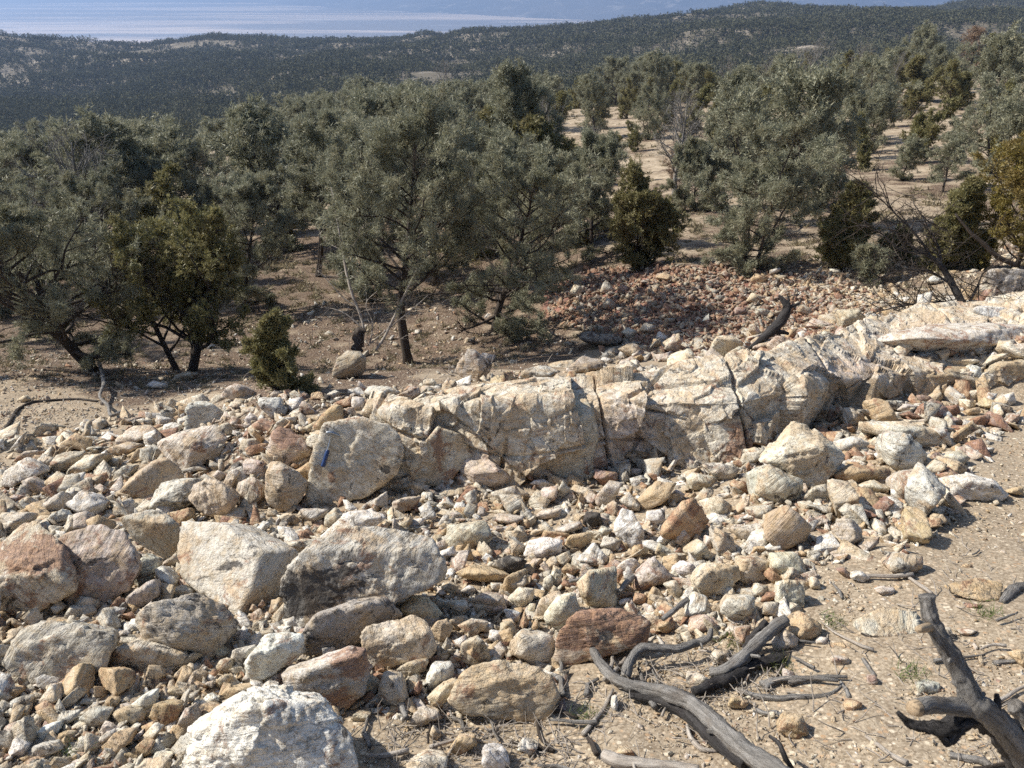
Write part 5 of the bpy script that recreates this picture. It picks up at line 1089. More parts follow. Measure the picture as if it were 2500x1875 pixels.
#      base px (x, row or None), depth, top row, crown width px, kind, label, extra
NEAR = [
 ((1000, 885), None, 310, 560, 'P', 'grey-green pine with a slim dark trunk in the centre of the clearing', dict(base=.36, lean=(-.02, 0)), 1),
 ((1205, 815), None, 370, 560, 'P', 'broad dark pine with branches sweeping to the ground right of the slim-trunked pine', dict(base=.06, multi=1, crook=.2), 2),
 ((235, 905), None, 430, 560, 'P', 'wide pine with a thick trunk leaning left at the left edge of the clearing', dict(base=.16, lean=(-.30, .05), crook=.2, bare=.12, limb_r=.08), 3),
 ((450, 905), None, 480, 470, 'J', 'old juniper with a split shaggy trunk left of the small bushy juniper', dict(multi=4, base=.18, bare=.18, limb_r=.11), 4),
 ((692, 955), None, 742, 215, 'J', 'small bushy juniper standing alone above the stone pile', dict(n_limb=44, n_sub=6, n_tw=13, base=.03, limb_r=.05, nl=.045, nw=.018, puff=.07), 5),
 ((1825, 660), None, 268, 370, 'P', 'wide grey-green pine standing behind the reddish spoil mound', dict(base=.05, multi=3, crook=.2, bare=.05), 6),
 ((1565, 655), None, 392, 250, 'J', 'olive juniper with a rounded crown left of the wide pine behind the spoil mound', dict(multi=3, base=.06), 7),
 ((2048, 655), None, 440, 165, 'J', 'dark pointed juniper right of the wide pine behind the spoil mound', dict(base=.04), 8),
 ((2120, 690), None, 595, 130, 'P', 'low spreading pine sapling at the foot of the dark pointed juniper', dict(n_limb=26, n_sub=6, n_tw=8, base=.05), 9),
 ((2470, 690), 13.5, 190, 430, 'Y', 'yellow-olive juniper filling the right edge of the picture', dict(multi=2, base=.12, bare=.08), 10),
 ((90, 800), 15.5, 330, 360, 'P', 'pine with a bare pale-twigged top at the far left', dict(base=.15, bare=.3, multi=2), 11),
 ((330, 800), 19, 440, 380, 'P', 'rounded pine between the left leaning pine and the old juniper', dict(base=.12), 12),
 ((600, 760), 18, 430, 300, 'P', 'pine behind the small bushy juniper', dict(base=.12), 13),
 ((760, 640), 22, 258, 230, 'P', 'tall pine with two dark trunks showing under its crown', dict(base=.35, multi=2), 14),
 ((1060, 640), 20, 225, 330, 'P', 'tall pale-topped pine rising behind the slim-trunked pine', dict(base=.15, multi=1, bare=.06), 15),
 ((1330, 600), 25, 118, 215, 'P', 'tallest pine in the middle with a bright open crown', dict(base=.34, multi=1, crook=.2), 16),
 ((880, 620), 19, 330, 300, 'P', 'pine with an orange-tipped crown left of the pale-topped pine', dict(base=.1), 17),
 ((1240, 560), 17.5, 330, 300, 'P', 'full pine crown behind the broad dark pine', dict(base=.1), 18),
 ((1440, 560), 20, 330, 230, 'P', 'pine leaning over the left end of the spoil mound', dict(base=.15, bare=.15), 19),
 ((2290, 660), None, 420, 150, 'J', 'slender olive juniper behind the leaning black tree', dict(base=.05), 20),
 ((2190, 640), None, 545, 110, 'J', 'low round juniper bush behind the leaning black tree', dict(n_limb=30, base=.02), 21),
 ((2370, 655), None, 560, 130, 'J', 'low green juniper bush left of the yellow-olive juniper', dict(n_limb=30, base=.02), 22),
 ((0, 760), 19, 420, 320, 'P', 'pine crown cut by the left edge of the picture', dict(base=.1), 23),
 ((480, 700), 26, 400, 260, 'P', 'grey pine behind the old juniper', dict(base=.15, bare=.1), 24),
 ((170, 640), 27, 360, 270, 'P', 'pine behind the bare-topped one at the far left', dict(base=.15), 25),
 ((1960, 560), 24, 400, 200, 'P', 'grey-green pine behind the dark pointed juniper', dict(base=.1), 26),
 ((1690, 560), 25, 360, 200, 'P', 'pine behind the left side of the wide pine', dict(base=.1), 27),
]
for (b, Y, top, wpx, kd, lab, kw, sd) in NEAR:
    base = ground_at(b, Y); h = max(.4, height_for(base, top)); R = width_for(base, wpx) / 2
    par = dict(FINE if kd == 'P' else JF); 
    par.update(kw)
    if base[1] > 21: par['nl'] *= 1.25; par['nw'] *= 1.4; par['k'] = 10
    make_tree('pinyon_pine' if kd == 'P' else 'juniper', lab, 'pine tree' if kd == 'P' else 'juniper', 'pinyon' if kd == 'P' else 'juniper',
              {'P': M_PINE, 'J': M_JUN, 'Y': M_JUN2}[kd], M_BARK, h, R, sd * 13 + 1, base - (0, 0, .03), PINE_TREES if kd == 'P' else JUN_TREES, **par)
NEARXY = [tuple(ground_at(b, Y)[:2]) for (b, Y, *_) in NEAR]

# ---- trees on the slopes beyond: copies of a few trees
MIDP = dict(n_limb=32, n_sub=6, n_tw=11, k=12, nl=.16, nw=.040, puff=.09)
MIDJ = dict(n_limb=38, n_sub=6, n_tw=9, k=11, nl=.12, nw=.05, puff=.09, crook=.22)
PROTO = {}
def protos():
    L = []
    for i in range(5): L.append(('pinyon_pine', 'pine tree', 'pinyon', M_PINE, M_BARK, 5.0, 2.15 + .3 * (i % 3), 300 + i, dict(MIDP, base=(.08, .24, .12, .18, .06)[i], multi=(1, 1, 2, 1, 3)[i], crook=.2, bare=(.0, .08, .1, .2, .05)[i])))
    for i in range(4): L.append(('juniper', 'juniper', 'juniper', M_JUN, M_BARK, 4.2, (1.0, 1.3, 1.7, .8)[i], 320 + i, dict(MIDJ, base=.03, multi=(1, 2, 3, 1)[i], bare=.04)))
    for i in range(3): L.append(('bare_tree', 'dead tree', 'dead', None, M_GREY if i != 1 else M_BARK, 5.0, 1.8, 340 + i, dict(n_limb=20, n_sub=8, n_tw=7, k=0, nl=0, nw=0, base=.25, multi=(1, 2, 1)[i], crook=.25, limb_r=.07)))
    L.append(('browned_pine', 'dying pine', 'pinyon', M_DEADLEAF, M_BARK, 4.0, 1.5, 350, dict(MIDP, base=.15, n_limb=20, n_tw=5)))
    return L
PL = protos()
USED = {}
def mid_tree(pi, x, y, hpx_or_h, wfac, label, group, rz):
    nm, cat, kind, mat, bark, h0, R0, seed, kw = PL[pi]
    z = float(H(x, y)) - .05
    h = hpx_or_h; s = h / h0
    if pi not in USED:
        o = make_tree(nm, label, cat, kind, mat, bark, h0, R0, seed, (x, y, z), group, **kw)
        USED[pi] = o
    else:
        o = copy_tree(USED[pi], (x, y, z), rz)
    o.location = (x, y, z); o.rotation_euler = (0, 0, rz); o.scale = (s * wfac, s * wfac, s)
    tag(o, label, cat, group)
    return o
rr = np.random.default_rng(99)
HAND = [  # base px, top row, prototype, width factor, label
 ((1980, 272), 92, 9, 1.0, 'tall bare grey tree with a dark trunk on the right slope'), ((1935, 250), 115, 9, .9, 'bare grey tree left of the tall bare grey one'), ((2070, 235), 100, 11, 1.0, 'bushy bare grey tree right of the tall bare grey one'),
 ((1095, 262), 152, 11, 1.0, 'bare pale tree left of the tallest pine, against the far slope'), ((1168, 258), 205, 12, 1.1, 'small orange-brown pine left of the tallest pine'), ((576, 352), 232, 10, 1.1, 'dark dead tree on the knoll above the fallen logs'),
 ((700, 300), 235, 2, 1.0, 'pine standing right of the dead tree on the knoll'), ((860, 300), 195, 0, 1.3, 'wide flat-topped pine left of the bare pale tree'),
 ((2255, 245), 122, 8, 1.9, 'cone-shaped dark juniper on the sandy right slope'), ((2140, 215), 115, 7, 1.2, 'broad juniper left of the cone-shaped one'), ((2020, 300), 190, 5, 1.2, 'green juniper right of the tall bare trunk'),
 ((2105, 375), 215, 0, 1.1, 'grey-green pine with a bare lower trunk on the right slope'), ((2240, 80), 60, 0, 1.0, 'small pine on the upper right crest'), ((2410, 160), 78, 7, 1.3, 'round juniper near the top right corner'), ((2385, 110), 68, 12, 1.2, 'orange-brown tree near the top right corner'),
 ((2445, 200), 150, 5, 1.3, 'low dark juniper on the sand at the right edge'), ((2330, 250), 160, 6, 1.1, 'juniper right of the cone-shaped one'), ((2350, 330), 245, 4, 1.2, 'broad pine on the sand below the cone-shaped juniper'), ((2185, 310), 225, 1, 1.0, 'pine below the cone-shaped juniper'),
 ((1420, 265), 165, 6, 1.1, 'olive juniper just right of the tallest pine'), ((1500, 260), 135, 3, 1.2, 'dark-trunked pine on the sandy bench'), ((1660, 225), 140, 1, 1.0, 'pine at the left end of the row on the bench'), ((1640, 290), 240, 4, .9, 'small round pine below the bench'),
 ((1590, 250), 140, 0, 1.2, 'leafy pine in the middle of the bench'), ((1780, 265), 160, 1, 1.0, 'pine with a leaning trunk left of the bare grey trees'), ((1550, 370), 290, 6, 1.0, 'olive juniper above the olive round-crowned one'), ((1840, 285), 220, 5, 1.0, 'small upright juniper left of the bare grey trees'),
 ((1650, 455), 372, 12, 1.0, 'browned pine sapling left of the wide pine'), ((2030, 480), 395, 12, 1.2, 'brown twiggy tree above the dark pointed juniper'), ((2300, 470), 330, 1, 1.2, 'grey pine right of the brown twiggy tree'), ((2200, 440), 330, 0, 1.2, 'round pine above the leaning black tree'),
 ((1760, 250), 130, 9, .8, 'thin bare tree behind the leaning-trunk pine'), ((150, 480), 300, 9, 1.0, 'bare pale-branched tree top rising at the far left'),
]
pts = list(NEARXY)
nmid = 0
for b, top, pi, wf, lab in HAND:
    base = ground_at(b) if b[1] < 520 and not (b == (150, 480)) else ground_at(b, 20.)
    base = ground_at(b, min(base[1], 105.))
    h = height_for(base, top)
    mid_tree(pi, base[0], base[1], max(1.5, h), wf, lab, {'pine tree': 'pines on the slopes beyond', 'juniper': 'junipers on the slopes beyond'}.get(PL[pi][1], 'dead and dying trees on the slopes beyond'), rr.uniform(0, 6.28))
    pts.append((base[0], base[1])); LABELS[lab] = b; nmid += 1
CLEAR = [px('P', c) for c in ([(1370, 240), (1450, 225), (1530, 240), (1490, 290), (1370, 285)], [(1880, 235), (2000, 230), (2090, 260), (2130, 330), (1990, 340), (1900, 280)], [(2160, 165), (2300, 150), (2500, 165), (2500, 235), (2380, 245), (2340, 180), (2180, 185)],
         [(1510, 355), (1620, 350), (1610, 405), (1520, 410)], [(370, 340), (640, 325), (680, 400), (600, 440), (430, 430)], [(2080, 370), (2180, 350), (2200, 400), (2100, 400)], [(2050, 300), (2200, 280), (2220, 300), (2080, 330)], [(2280, 235), (2500, 200), (2500, 255), (2300, 265)])]
TM = [((1980, 180), 'tall bare grey tree'), ((1340, 190), 'tallest pine'), ((1090, 200), 'bare pale tree'), ((576, 290), 'dead tree on the knoll'), ((2255, 180), 'cone-shaped juniper'), ((1830, 400), 'wide pine'), ((760, 400), 'two-trunked pine'), ((110, 380), 'bare-topped pine'),
      ((2400, 120), 'round corner juniper'), ((1450, 260), 'sandy patch'), ((2360, 210), 'sandy right slope'), ((1565, 480), 'olive juniper'), ((500, 400), 'fallen logs'), ((2450, 420), 'yellow-olive juniper'), ((2050, 540), 'pointed juniper'), ((860, 230), 'flat-topped pine'), ((330, 280), 'pale rocky spur')]
def tree_label(p, hp, pi, y):
    kind = {'pine tree': 'pine', 'juniper': 'juniper', 'dead tree': 'bare grey tree', 'dying pine': 'browned pine'}[PL[pi][1]]
    best = min(TM, key=lambda m: (m[0][0] - p[0]) ** 2 + 4 * (m[0][1] - p[1]) ** 2)
    dx, dy = p[0] - best[0][0], p[1] - best[0][1]
    a = math.degrees(math.atan2(dy * 1.6, dx)) % 360
    w = ['right of', 'below and right of', 'below', 'below and left of', 'left of', 'above and left of', 'above', 'above and right of'][int((a + 22.5) // 45) % 8]
    far = ' far' if math.hypot(dx, dy) > 200 else ' close' if math.hypot(dx, dy) < 70 else ''
    sz = 'small' if hp < 60 else 'mid-sized' if hp < 110 else 'tall' if hp < 170 else 'big'
    form = ['round', 'open-crowned', 'double-stemmed', 'sparse', 'wide', 'upright', 'forked', 'broad', 'narrow', 'fine-twigged', 'dark-trunked', 'bushy', 'thin'][pi]
    return f'{sz} {form} {kind}{far} {w} the {best[1]}'.replace('  ', ' ')
cand = 0; tries = 0; arr = np.array(pts)
TARGET = 300
while nmid < TARGET and tries < 120000:
    tries += 1
    y = math.exp(rr.uniform(math.log(20), math.log(118))) ; u = rr.uniform(-.86, .76); x = u * y
    if rr.random() < .35: u = rr.uniform(.08, .76); y = rr.uniform(21, 80); x = u * y
    if u > .25 and y < 21.5: continue
    if u > -.1 and y < 27 and rr.random() < .6: continue
    sp = (2.3 + .018 * y) * (1.0 if u < .1 else 1.05) * rr.uniform(.8, 1.4)
    if (((arr - (x, y)) ** 2).sum(1) < sp * sp).any(): continue
    z = float(H(x, y)); q, fw = to_px(np.array([[x, y, z]])); q = q[0]
    if q[0] < -120 or q[0] > 2620: continue
    if any(in_poly(q[None], c)[0] for c in CLEAR): continue
    h = rr.uniform(3.4, 6.2) if u < .1 else rr.uniform(2.6, 5.2)
    qt, _ = to_px(np.array([[x, y, z + h]]))
    if y > 95 and u > .1 and qt[0][1] < 60: continue
    lim = np.interp(q[0], [0, 500, 800, 1250, 1600, 2500], [300, 290, 225, 190, 125, 75])
    while qt[0][1] < lim and h > 2.2:
        h *= .93; qt, _ = to_px(np.array([[x, y, z + h]]))
    if qt[0][1] < lim - 12: continue
    v = rr.random()
    pi = (int(rr.integers(0, 5)) if v < (.62 if u < .1 else .5) else int(rr.integers(5, 9)) if v < .90 else int(rr.integers(9, 12)))
    if pi >= 5: h *= .85
    # keep the clearings in view: do not let a crown stand right in front of one
    hp_ = q[1] - qt[0][1]
    tp = np.array([[q[0] + dx * hp_, q[1] - hp_ * f] for f in (.3, .6, .9) for dx in (-.3, 0, .3)])
    if any(in_poly(tp, c).any() for c in CLEAR) and rr.random() < .9: continue
    lab = tree_label(q, q[1] - qt[0][1], pi, y)
    g = 'trees like ' + lab if False else {'pine tree': 'pines on the slopes beyond', 'juniper': 'junipers on the slopes beyond'}.get(PL[pi][1], 'dead and dying trees on the slopes beyond')
    n = 2
    if lab in LABELS:
        p0 = LABELS[lab]; w = ('right' if q[0] > p0[0] else 'left')
        lab2 = f'{lab}, {w} one'
        lab = lab2 if lab2 not in LABELS else f'{lab}, {"lower" if q[1] > p0[1] else "upper"} one'
    LABELS[lab] = q
    mid_tree(pi, x, y, h, rr.uniform(.95, 1.35) if u < .1 else rr.uniform(.85, 1.2), lab, g, rr.uniform(0, 6.28))
    pts.append((x, y)); arr = np.array(pts); nmid += 1
TREE_SPOTS = list(pts)
print('mid trees', nmid, 'tries', tries)

# ---- the wood on the far slopes, one mass
def far_wood():
    rr = np.random.default_rng(5)
    Vs, Ts, Ps = [], [], []
    def lot(y0, y1, n, k, leaf, dens):
        y = np.sqrt(rr.uniform(y0 ** 2, y1 ** 2, n)); u = rr.uniform(-.80, .80, n); x = u * y
        p = np.stack([x, y, 0 * x], -1)
        keep = (fbm(p / 38, 3, 77) * 1.5 + fbm(p / 110, 2, 78) * .7 + rr.uniform(-.5, .5, n)) > dens
        # open ground on the pale spur and on the sunlit crests
        q = np.hypot((u + .46) / .10, (y - 135) / 32)
        keep &= ~((q < 1) & (rr.random(n) < .85))
        x, y = x[keep], y[keep]; m = len(x)
        z = H(x, y)
        h = rr.uniform(2.8, 5.8, m); R = h * rr.uniform(.25, .46, m)
        d = rr.normal(size=(m, k, 3)); d /= np.linalg.norm(d, axis=2)[..., None]
        rad = rr.uniform(.35, 1.0, (m, k, 1)) ** .5
        lump = 1 + .25 * np.sin(d[..., :1] * 5 + x[:, None, None]) 
        c = d * rad * lump * np.stack([R, R, h * .46], 1)[:, None] + np.stack([x, y, z + h * .52], 1)[:, None]
        a = rr.normal(size=(m, k, 3)); b = rr.normal(size=(m, k, 3))
        a /= np.linalg.norm(a, axis=2)[..., None]; b /= np.linalg.norm(b, axis=2)[..., None]
        s = leaf * rr.uniform(.6, 1.3, (m, k, 1))
        V = np.stack([c - a * s, c + a * s, c + b * s * 1.3], 2).reshape(-1, 3)
        t = np.repeat(np.clip(rr.normal(.4, .45, m), 0, 1), k * 3)
        return V, t
    for args in ((118, 190, 4200, 110, .26, -.35), (190, 330, 12000, 60, .36, -.36), (330, 560, 28000, 34, .5, -.36), (560, 1000, 48000, 20, .72, -.38), (1000, 1500, 9000, 12, 1.0, -.05)):
        V, t = lot(*args); Vs.append(V); Ts.append(t)
    V = np.concatenate(Vs); print('far faces', len(V) // 3)
    m = leaf_mat('far_wood_leaves', (.055, .063, .042), (.14, .14, .09), (.09, .095, .06), .1, 0.0)
    me = mesh_np('far_woodland', V, np.arange(len(V)).reshape(-1, 3), m, False, {'tint': np.concatenate(Ts)})
    tag(link('far_woodland', me), 'dense dark wood covering the far canyon slopes', kind='stuff')
far_wood()
# ------------------------------------------------------------------ dead wood
def cr(pts, rad, n=5):
    """smooth path through points (Catmull-Rom)"""
    P = np.asarray(pts, float); R = np.asarray(rad, float); out, ro = [], []
    P = np.vstack([2 * P[0] - P[1], P, 2 * P[-1] - P[-2]])
    for i in range(1, len(P) - 2):
        for k in range(n):
            t = k / n; a, b, c, d = P[i - 1], P[i], P[i + 1], P[i + 2]
            out.append(.5 * (2 * b + (c - a) * t + (2 * a - 5 * b + 4 * c - d) * t * t + (3 * b - a - 3 * c + d) * t ** 3))
            ro.append(R[i - 1] * (1 - t) + R[i] * t)
    out.append(P[-2]); ro.append(R[-1])
    return np.array(out), np.array(ro)

def log_px(reg, pts, h=None, fw=None, n=7):
    """pts: (x, y, half-width) in a close-up's pixels -> smooth world path and radii"""
    q = px(reg, [(a, b) for a, b, *_ in pts]); s = RG[reg][2]
    r = np.array([p[2] for p in pts], float) * s * .78
    if fw is None:
        P0 = cast(q); _, f = to_px(P0); rw = r / F * f
        hh = rw * .8 if h is None else np.asarray(h, float) * np.ones(len(q))
        P = np.array([cast([q[i]], hh[i])[0] for i in range(len(q))])
        _, f = to_px(P); rw = r / F * f
    else:
        f = np.asarray(fw, float) * np.ones(len(q))
        P = ray(q) * f[:, None]; rw = r / F * f
    return cr(P, rw, n)

def log_thing(name, label, cat, reg, pts, mat=M_GREY, h=None, fw=None, ns=14, wob=.22, group=None, seed=1, branches=(), knots=0, cut=None):
    P, r = log_px(reg, pts, h, fw)
    rr = np.random.default_rng(seed)
    A = Acc(); A.add(tube(P, r, ns, True, wob, seed))
    for k in range(knots):
        i = rr.integers(2, len(P) - 2); d = rr.normal(size=3) + (0, -.3, .6)
        B = curve(P[i], d, r[i] * rr.uniform(1.6, 3), 3, rr, .2); A.add(tube(B, np.linspace(.42, .2, len(B)) * r[i], 7, True, .2, seed + k))
    base = P.mean(0)
    me = A.mesh(name, mat); me.vertices.foreach_set('co', (np.concatenate(A.V) - base).astype(np.float32).ravel())
    o = link(name, me, None, base); tag(o, label, cat, group)
    for bn, bpts, bm_, bh, bf in branches:
        Q, q = log_px(reg, bpts, bh, bf)
        B = Acc(); B.add(tube(Q - base, q, 12, True, wob, seed + 7)); link(bn, B.mesh(bn, bm_), o)
    return o
G_LOG = 'weathered grey logs on the sandy foreground'
log_thing('log', 'long grey forked log slanting across the sandy foreground', 'log', 'R7',
          [(660, 560, 38), (730, 660, 38), (800, 780, 40), (860, 880, 48), (960, 975, 55), (1080, 1025, 58), (1240, 1055, 66), (1400, 1100, 82), (1560, 1170, 84), (1700, 1290, 88), (1850, 1440, 98), (2050, 1590, 108), (2300, 1760, 118)],
          h=[.10, .09, .07, .05, .05, .05, .06, .07, .07, .07, .07, .07, .07], knots=3, group=G_LOG, seed=3, branches=[('stub', [(670, 645, 26), (610, 640, 28), (585, 635, 27)], M_GREY, .1, None), ('bark', [(1060, 1100, 30), (1250, 1130, 45), (1450, 1200, 55), (1600, 1330, 60), (1800, 1520, 60), (1950, 1640, 55)], M_CHAR, .03, None)])
log_thing('log', 'bent grey branch arching behind the long forked log', 'log', 'R7', [(1035, 960, 48), (1050, 880, 50), (1095, 790, 50), (1170, 730, 46), (1300, 735, 38), (1450, 735, 38), (1580, 690, 42), (1670, 660, 34), (1695, 590, 22)],
          h=[.03, .06, .09, .11, .10, .09, .09, .10, .12], knots=2, group=G_LOG, seed=5)
log_thing('log', 'thick curved grey log propped beside the cube-shaped stone', 'log', 'R7', [(1690, 930, 50), (1800, 905, 58), (1930, 815, 62), (2050, 700, 62), (2160, 590, 60), (2270, 510, 58)], h=[.03, .05, .07, .09, .11, .13], knots=1, group=G_LOG, seed=6)
log_thing('log', 'black charred log lying under the curved grey log', 'log', 'R7', [(1560, 1080, 40), (1700, 1020, 55), (1850, 960, 50), (2000, 860, 55), (2150, 830, 50), (2250, 800, 35)], M_CHAR, h=.03, wob=.4, group=G_LOG, seed=7)
log_thing('log', 'blackened slab of bark standing behind the curved grey log', 'log', 'R7', [(1950, 740, 26), (2000, 660, 34), (2060, 600, 36), (2120, 530, 34)], M_CHAR, h=[.04, .08, .11, .14], wob=.4, group=G_LOG, seed=8)
log_thing('log', 'pale split log end cut off by the bottom edge', 'log', 'R7', [(870, 1560, 62), (960, 1600, 66), (1150, 1625, 55), (1350, 1640, 50), (1600, 1680, 50)], M_PALE, h=.05, group=G_LOG, seed=9, knots=1)
log_thing('stick', 'long thin grey stick with a stubby fork on the sand', 'stick', 'R8', [(10, 1050, 24), (120, 1095, 27), (300, 1120, 28), (450, 1110, 30), (600, 1110, 27), (740, 1080, 22), (820, 1010, 16)], group='sticks lying on the sand', seed=10, knots=3)
log_thing('stick', 'crooked grey stick end right of the long thin stick', 'stick', 'R8', [(800, 1000, 20), (840, 1060, 22), (865, 1120, 24)], group='sticks lying on the sand', seed=11)
log_thing('stick', 'twisted grey root at the tip of the long forked log', 'stick', 'R8', [(150, 1210, 20), (220, 1240, 24), (300, 1230, 22), (370, 1290, 20)], group='sticks lying on the sand', seed=12)
log_thing('stick', 'short grey stick between stones above the maroon-topped slab', 'stick', 'R7', [(1320, 510, 24), (1400, 450, 26), (1510, 360, 26)], h=.10, group='sticks caught between the stones', seed=13)
log_thing('stick', 'thin dark stick poking from the rubble left of the veined block', 'stick', 'R7', [(600, 220, 18), (680, 200, 18), (780, 120, 16)], h=.12, group='sticks caught between the stones', seed=14)
log_thing('stick', 'squared grey stick standing in the rubble right of the veined block', 'stick', 'R7', [(990, 300, 26), (1030, 240, 28), (1090, 180, 28)], h=.10, group='sticks caught between the stones', seed=15)
log_thing('stick', 'short brown-grey stick right of the tall pale wedge', 'stick', 'R4', [(1500, 1400, 22), (1570, 1360, 26), (1650, 1320, 24)], h=.04, group='sticks caught between the stones', seed=16)
log_thing('stick', 'pale curved root below the long forked log', 'stick', 'R7', [(1510, 1330, 18), (1540, 1430, 26), (1620, 1510, 24), (1740, 1530, 14)], M_PALE, group='sticks lying on the sand', seed=17)
log_thing('stick', 'grey stick with a maroon stone at its foot', 'stick', 'R8', [(970, 820, 20), (1010, 880, 22), (1060, 950, 18)], group='sticks lying on the sand', seed=18)
log_thing('stick', 'curved grey twig on the sand above the sandy ochre stone', 'stick', 'R8', [(740, 240, 12), (790, 300, 14), (810, 350, 12)], group='sticks lying on the sand', seed=19)
log_thing('stick', 'grey stick end lying at the bottom right beneath the forked branch', 'stick', 'R8', [(1640, 1560, 32), (1750, 1580, 36), (1900, 1610, 38), (1960, 1660, 30)], group='sticks lying on the sand', seed=20)
log_thing('stick', 'black curved twig rising at the lower end of the long forked log', 'stick', 'R8', [(250, 1415, 16), (320, 1470, 22), (370, 1580, 26), (430, 1680, 24)], M_CHAR, h=[.12, .14, .10, .04], group='sticks lying on the sand', seed=21)
log_thing('stick', 'grey root curling at the foot of the rounded tan boulder', 'stick', 'R6', [(1550, 1180, 18), (1600, 1270, 22), (1660, 1300, 22), (1680, 1360, 18)], group='sticks lying on the sand', seed=22)
log_thing('stick', 'short sawn grey stick beside the white quartz boulder', 'stick', 'R6', [(910, 1390, 28), (940, 1440, 28), (960, 1500, 24)], group='sticks lying on the sand', seed=23)
log_thing('stick', 'stubby grey stick end below the red-stained block', 'stick', 'R6', [(1205, 1190, 26), (1225, 1240, 30), (1240, 1275, 28)], h=.05, group='sticks lying on the sand', seed=24)
log_thing('log', 'grey gnarled root at the right edge of the sandy slope', 'log', 'R8', [(2040, 380, 30), (2090, 330, 45), (2150, 270, 50), (2240, 260, 45)], group=G_LOG, seed=25)
log_thing('log', 'grey sawn log end at the right edge behind the forked branch', 'log', 'R8', [(2130, 1170, 75), (2230, 1260, 85), (2330, 1350, 90)], M_GREY, fw=[2.5, 2.5, 2.5], group=G_LOG, seed=26)

# the forked branch standing close to the viewer
fb = log_thing('forked_branch', 'upright forked grey branch close by at the lower right, bark peeling', 'branch', 'R8',
          [(1465, 325, 76), (1475, 420, 74), (1500, 520, 80), (1560, 640, 84), (1640, 770, 92), (1710, 900, 92), (1760, 1010, 98), (1810, 1120, 112), (1880, 1200, 128), (2000, 1300, 120), (2120, 1430, 125), (2250, 1620, 135), (2420, 1900, 140), (2700, 2300, 140)],
          M_GREY, fw=[2.0] * 9 + [2.03, 2.06, 2.1, 2.2, 2.35], wob=.16, seed=31, ns=20, knots=1)
par = fb; base = np.array(fb.location)
for nm, bp, mt, f_, wb in (('side_branch', [(1385, 1195, 84), (1480, 1170, 84), (1620, 1180, 84), (1760, 1190, 95), (1880, 1200, 100)], M_GREY, [1.9, 1.93, 1.97, 2.0, 2.0], .14),
                       ('sawn_end', [(1352, 1198, 70), (1384, 1195, 82)], M_CUT, [1.889, 1.899], .05),
                       ('sawn_end', [(1396, 590, 34), (1440, 580, 44), (1490, 570, 44)], M_CUT, [1.92, 1.95, 2.0], .1),
                       ('bark', [(1240, 1230, 22), (1330, 1310, 45), (1450, 1340, 55), (1600, 1350, 75), (1740, 1290, 90), (1880, 1240, 120), (2010, 1330, 135), (2120, 1460, 140), (2240, 1640, 150), (2400, 1900, 155)], M_CHAR, [2.0, 2.0, 2.0, 2.0, 2.02, 2.05, 2.08, 2.12, 2.18, 2.3], .45),
                       ('bark', [(1560, 1400, 30), (1620, 1450, 45), (1700, 1380, 40), (1800, 1300, 40)], M_CHAR, [2.0, 2.0, 2.0, 2.0], .5),
                       ('stub', [(1990, 1230, 50), (2010, 1150, 34), (2000, 1090, 22)], M_CHAR, [2.0, 2.0, 2.0], .3),
                       ('stub', [(1650, 840, 30), (1640, 830, 26), (1630, 850, 16)], M_GREY, [1.93, 1.90, 1.885], .2)):
    Q, q = log_px('R8', bp, None, f_); B = Acc(); B.add(tube(Q - base, q, 14, True, wb, 77)); link(nm, B.mesh(nm, mt), par)

# pale dead snag left of the slim pine trunk
def snag(name, label, cat, pieces, mat, twigs, seed, reg, fw, tw_dir=(0, 0, .3), tl=(.25, .7), tr=.006, group=None, sub=3, part_mat=None):
    rr = np.random.default_rng(seed); A = None; root = None; T = Acc()
    for k, pts in enumerate(pieces):
        P, r = log_px(reg, pts, None, fw)
        if root is None:
            base = P[0].copy(); root = empty(name, base); tag(root, label, cat, group)
        B = Acc(); B.add(tube(P - base, r, 10, True, .22, seed + k)); link('trunk' if k == 0 else 'branch', B.mesh('limb', mat), root)
        for _ in range(twigs[min(k, len(twigs) - 1)]):
            i = rr.integers(1, len(P)); d = rr.normal(size=3) * (1, .7, .8) + tw_dir
            L = rr.uniform(*tl); C = curve(P[i] - base, d, L, 6, rr, .28, .03)
            T.add(tube(C, np.linspace(tr, tr * .25, len(C)), 4, False))
            for _ in range(sub):
                j = rr.integers(1, len(C)); C2 = curve(C[j], (C[j] - C[j - 1]) / np.linalg.norm(C[j] - C[j - 1]) + rr.normal(size=3) * .6, L * rr.uniform(.25, .6), 4, rr, .3)
                T.add(tube(C2, np.linspace(tr * .5, tr * .15, len(C2)), 3, False))
                for _ in range(2):
                    j2 = rr.integers(1, len(C2)); C3 = curve(C2[j2], rr.normal(size=3) + tw_dir, L * rr.uniform(.12, .3), 3, rr, .3)
                    T.add(tube(C3, np.linspace(tr * .3, tr * .12, len(C3)), 3, False))
    if T.V: link('twigs', T.mesh('twigs', part_mat or mat), root)
    return root
g1 = ground_at((895, 905)); fw1 = float(to_px(g1)[1][0]) + .5
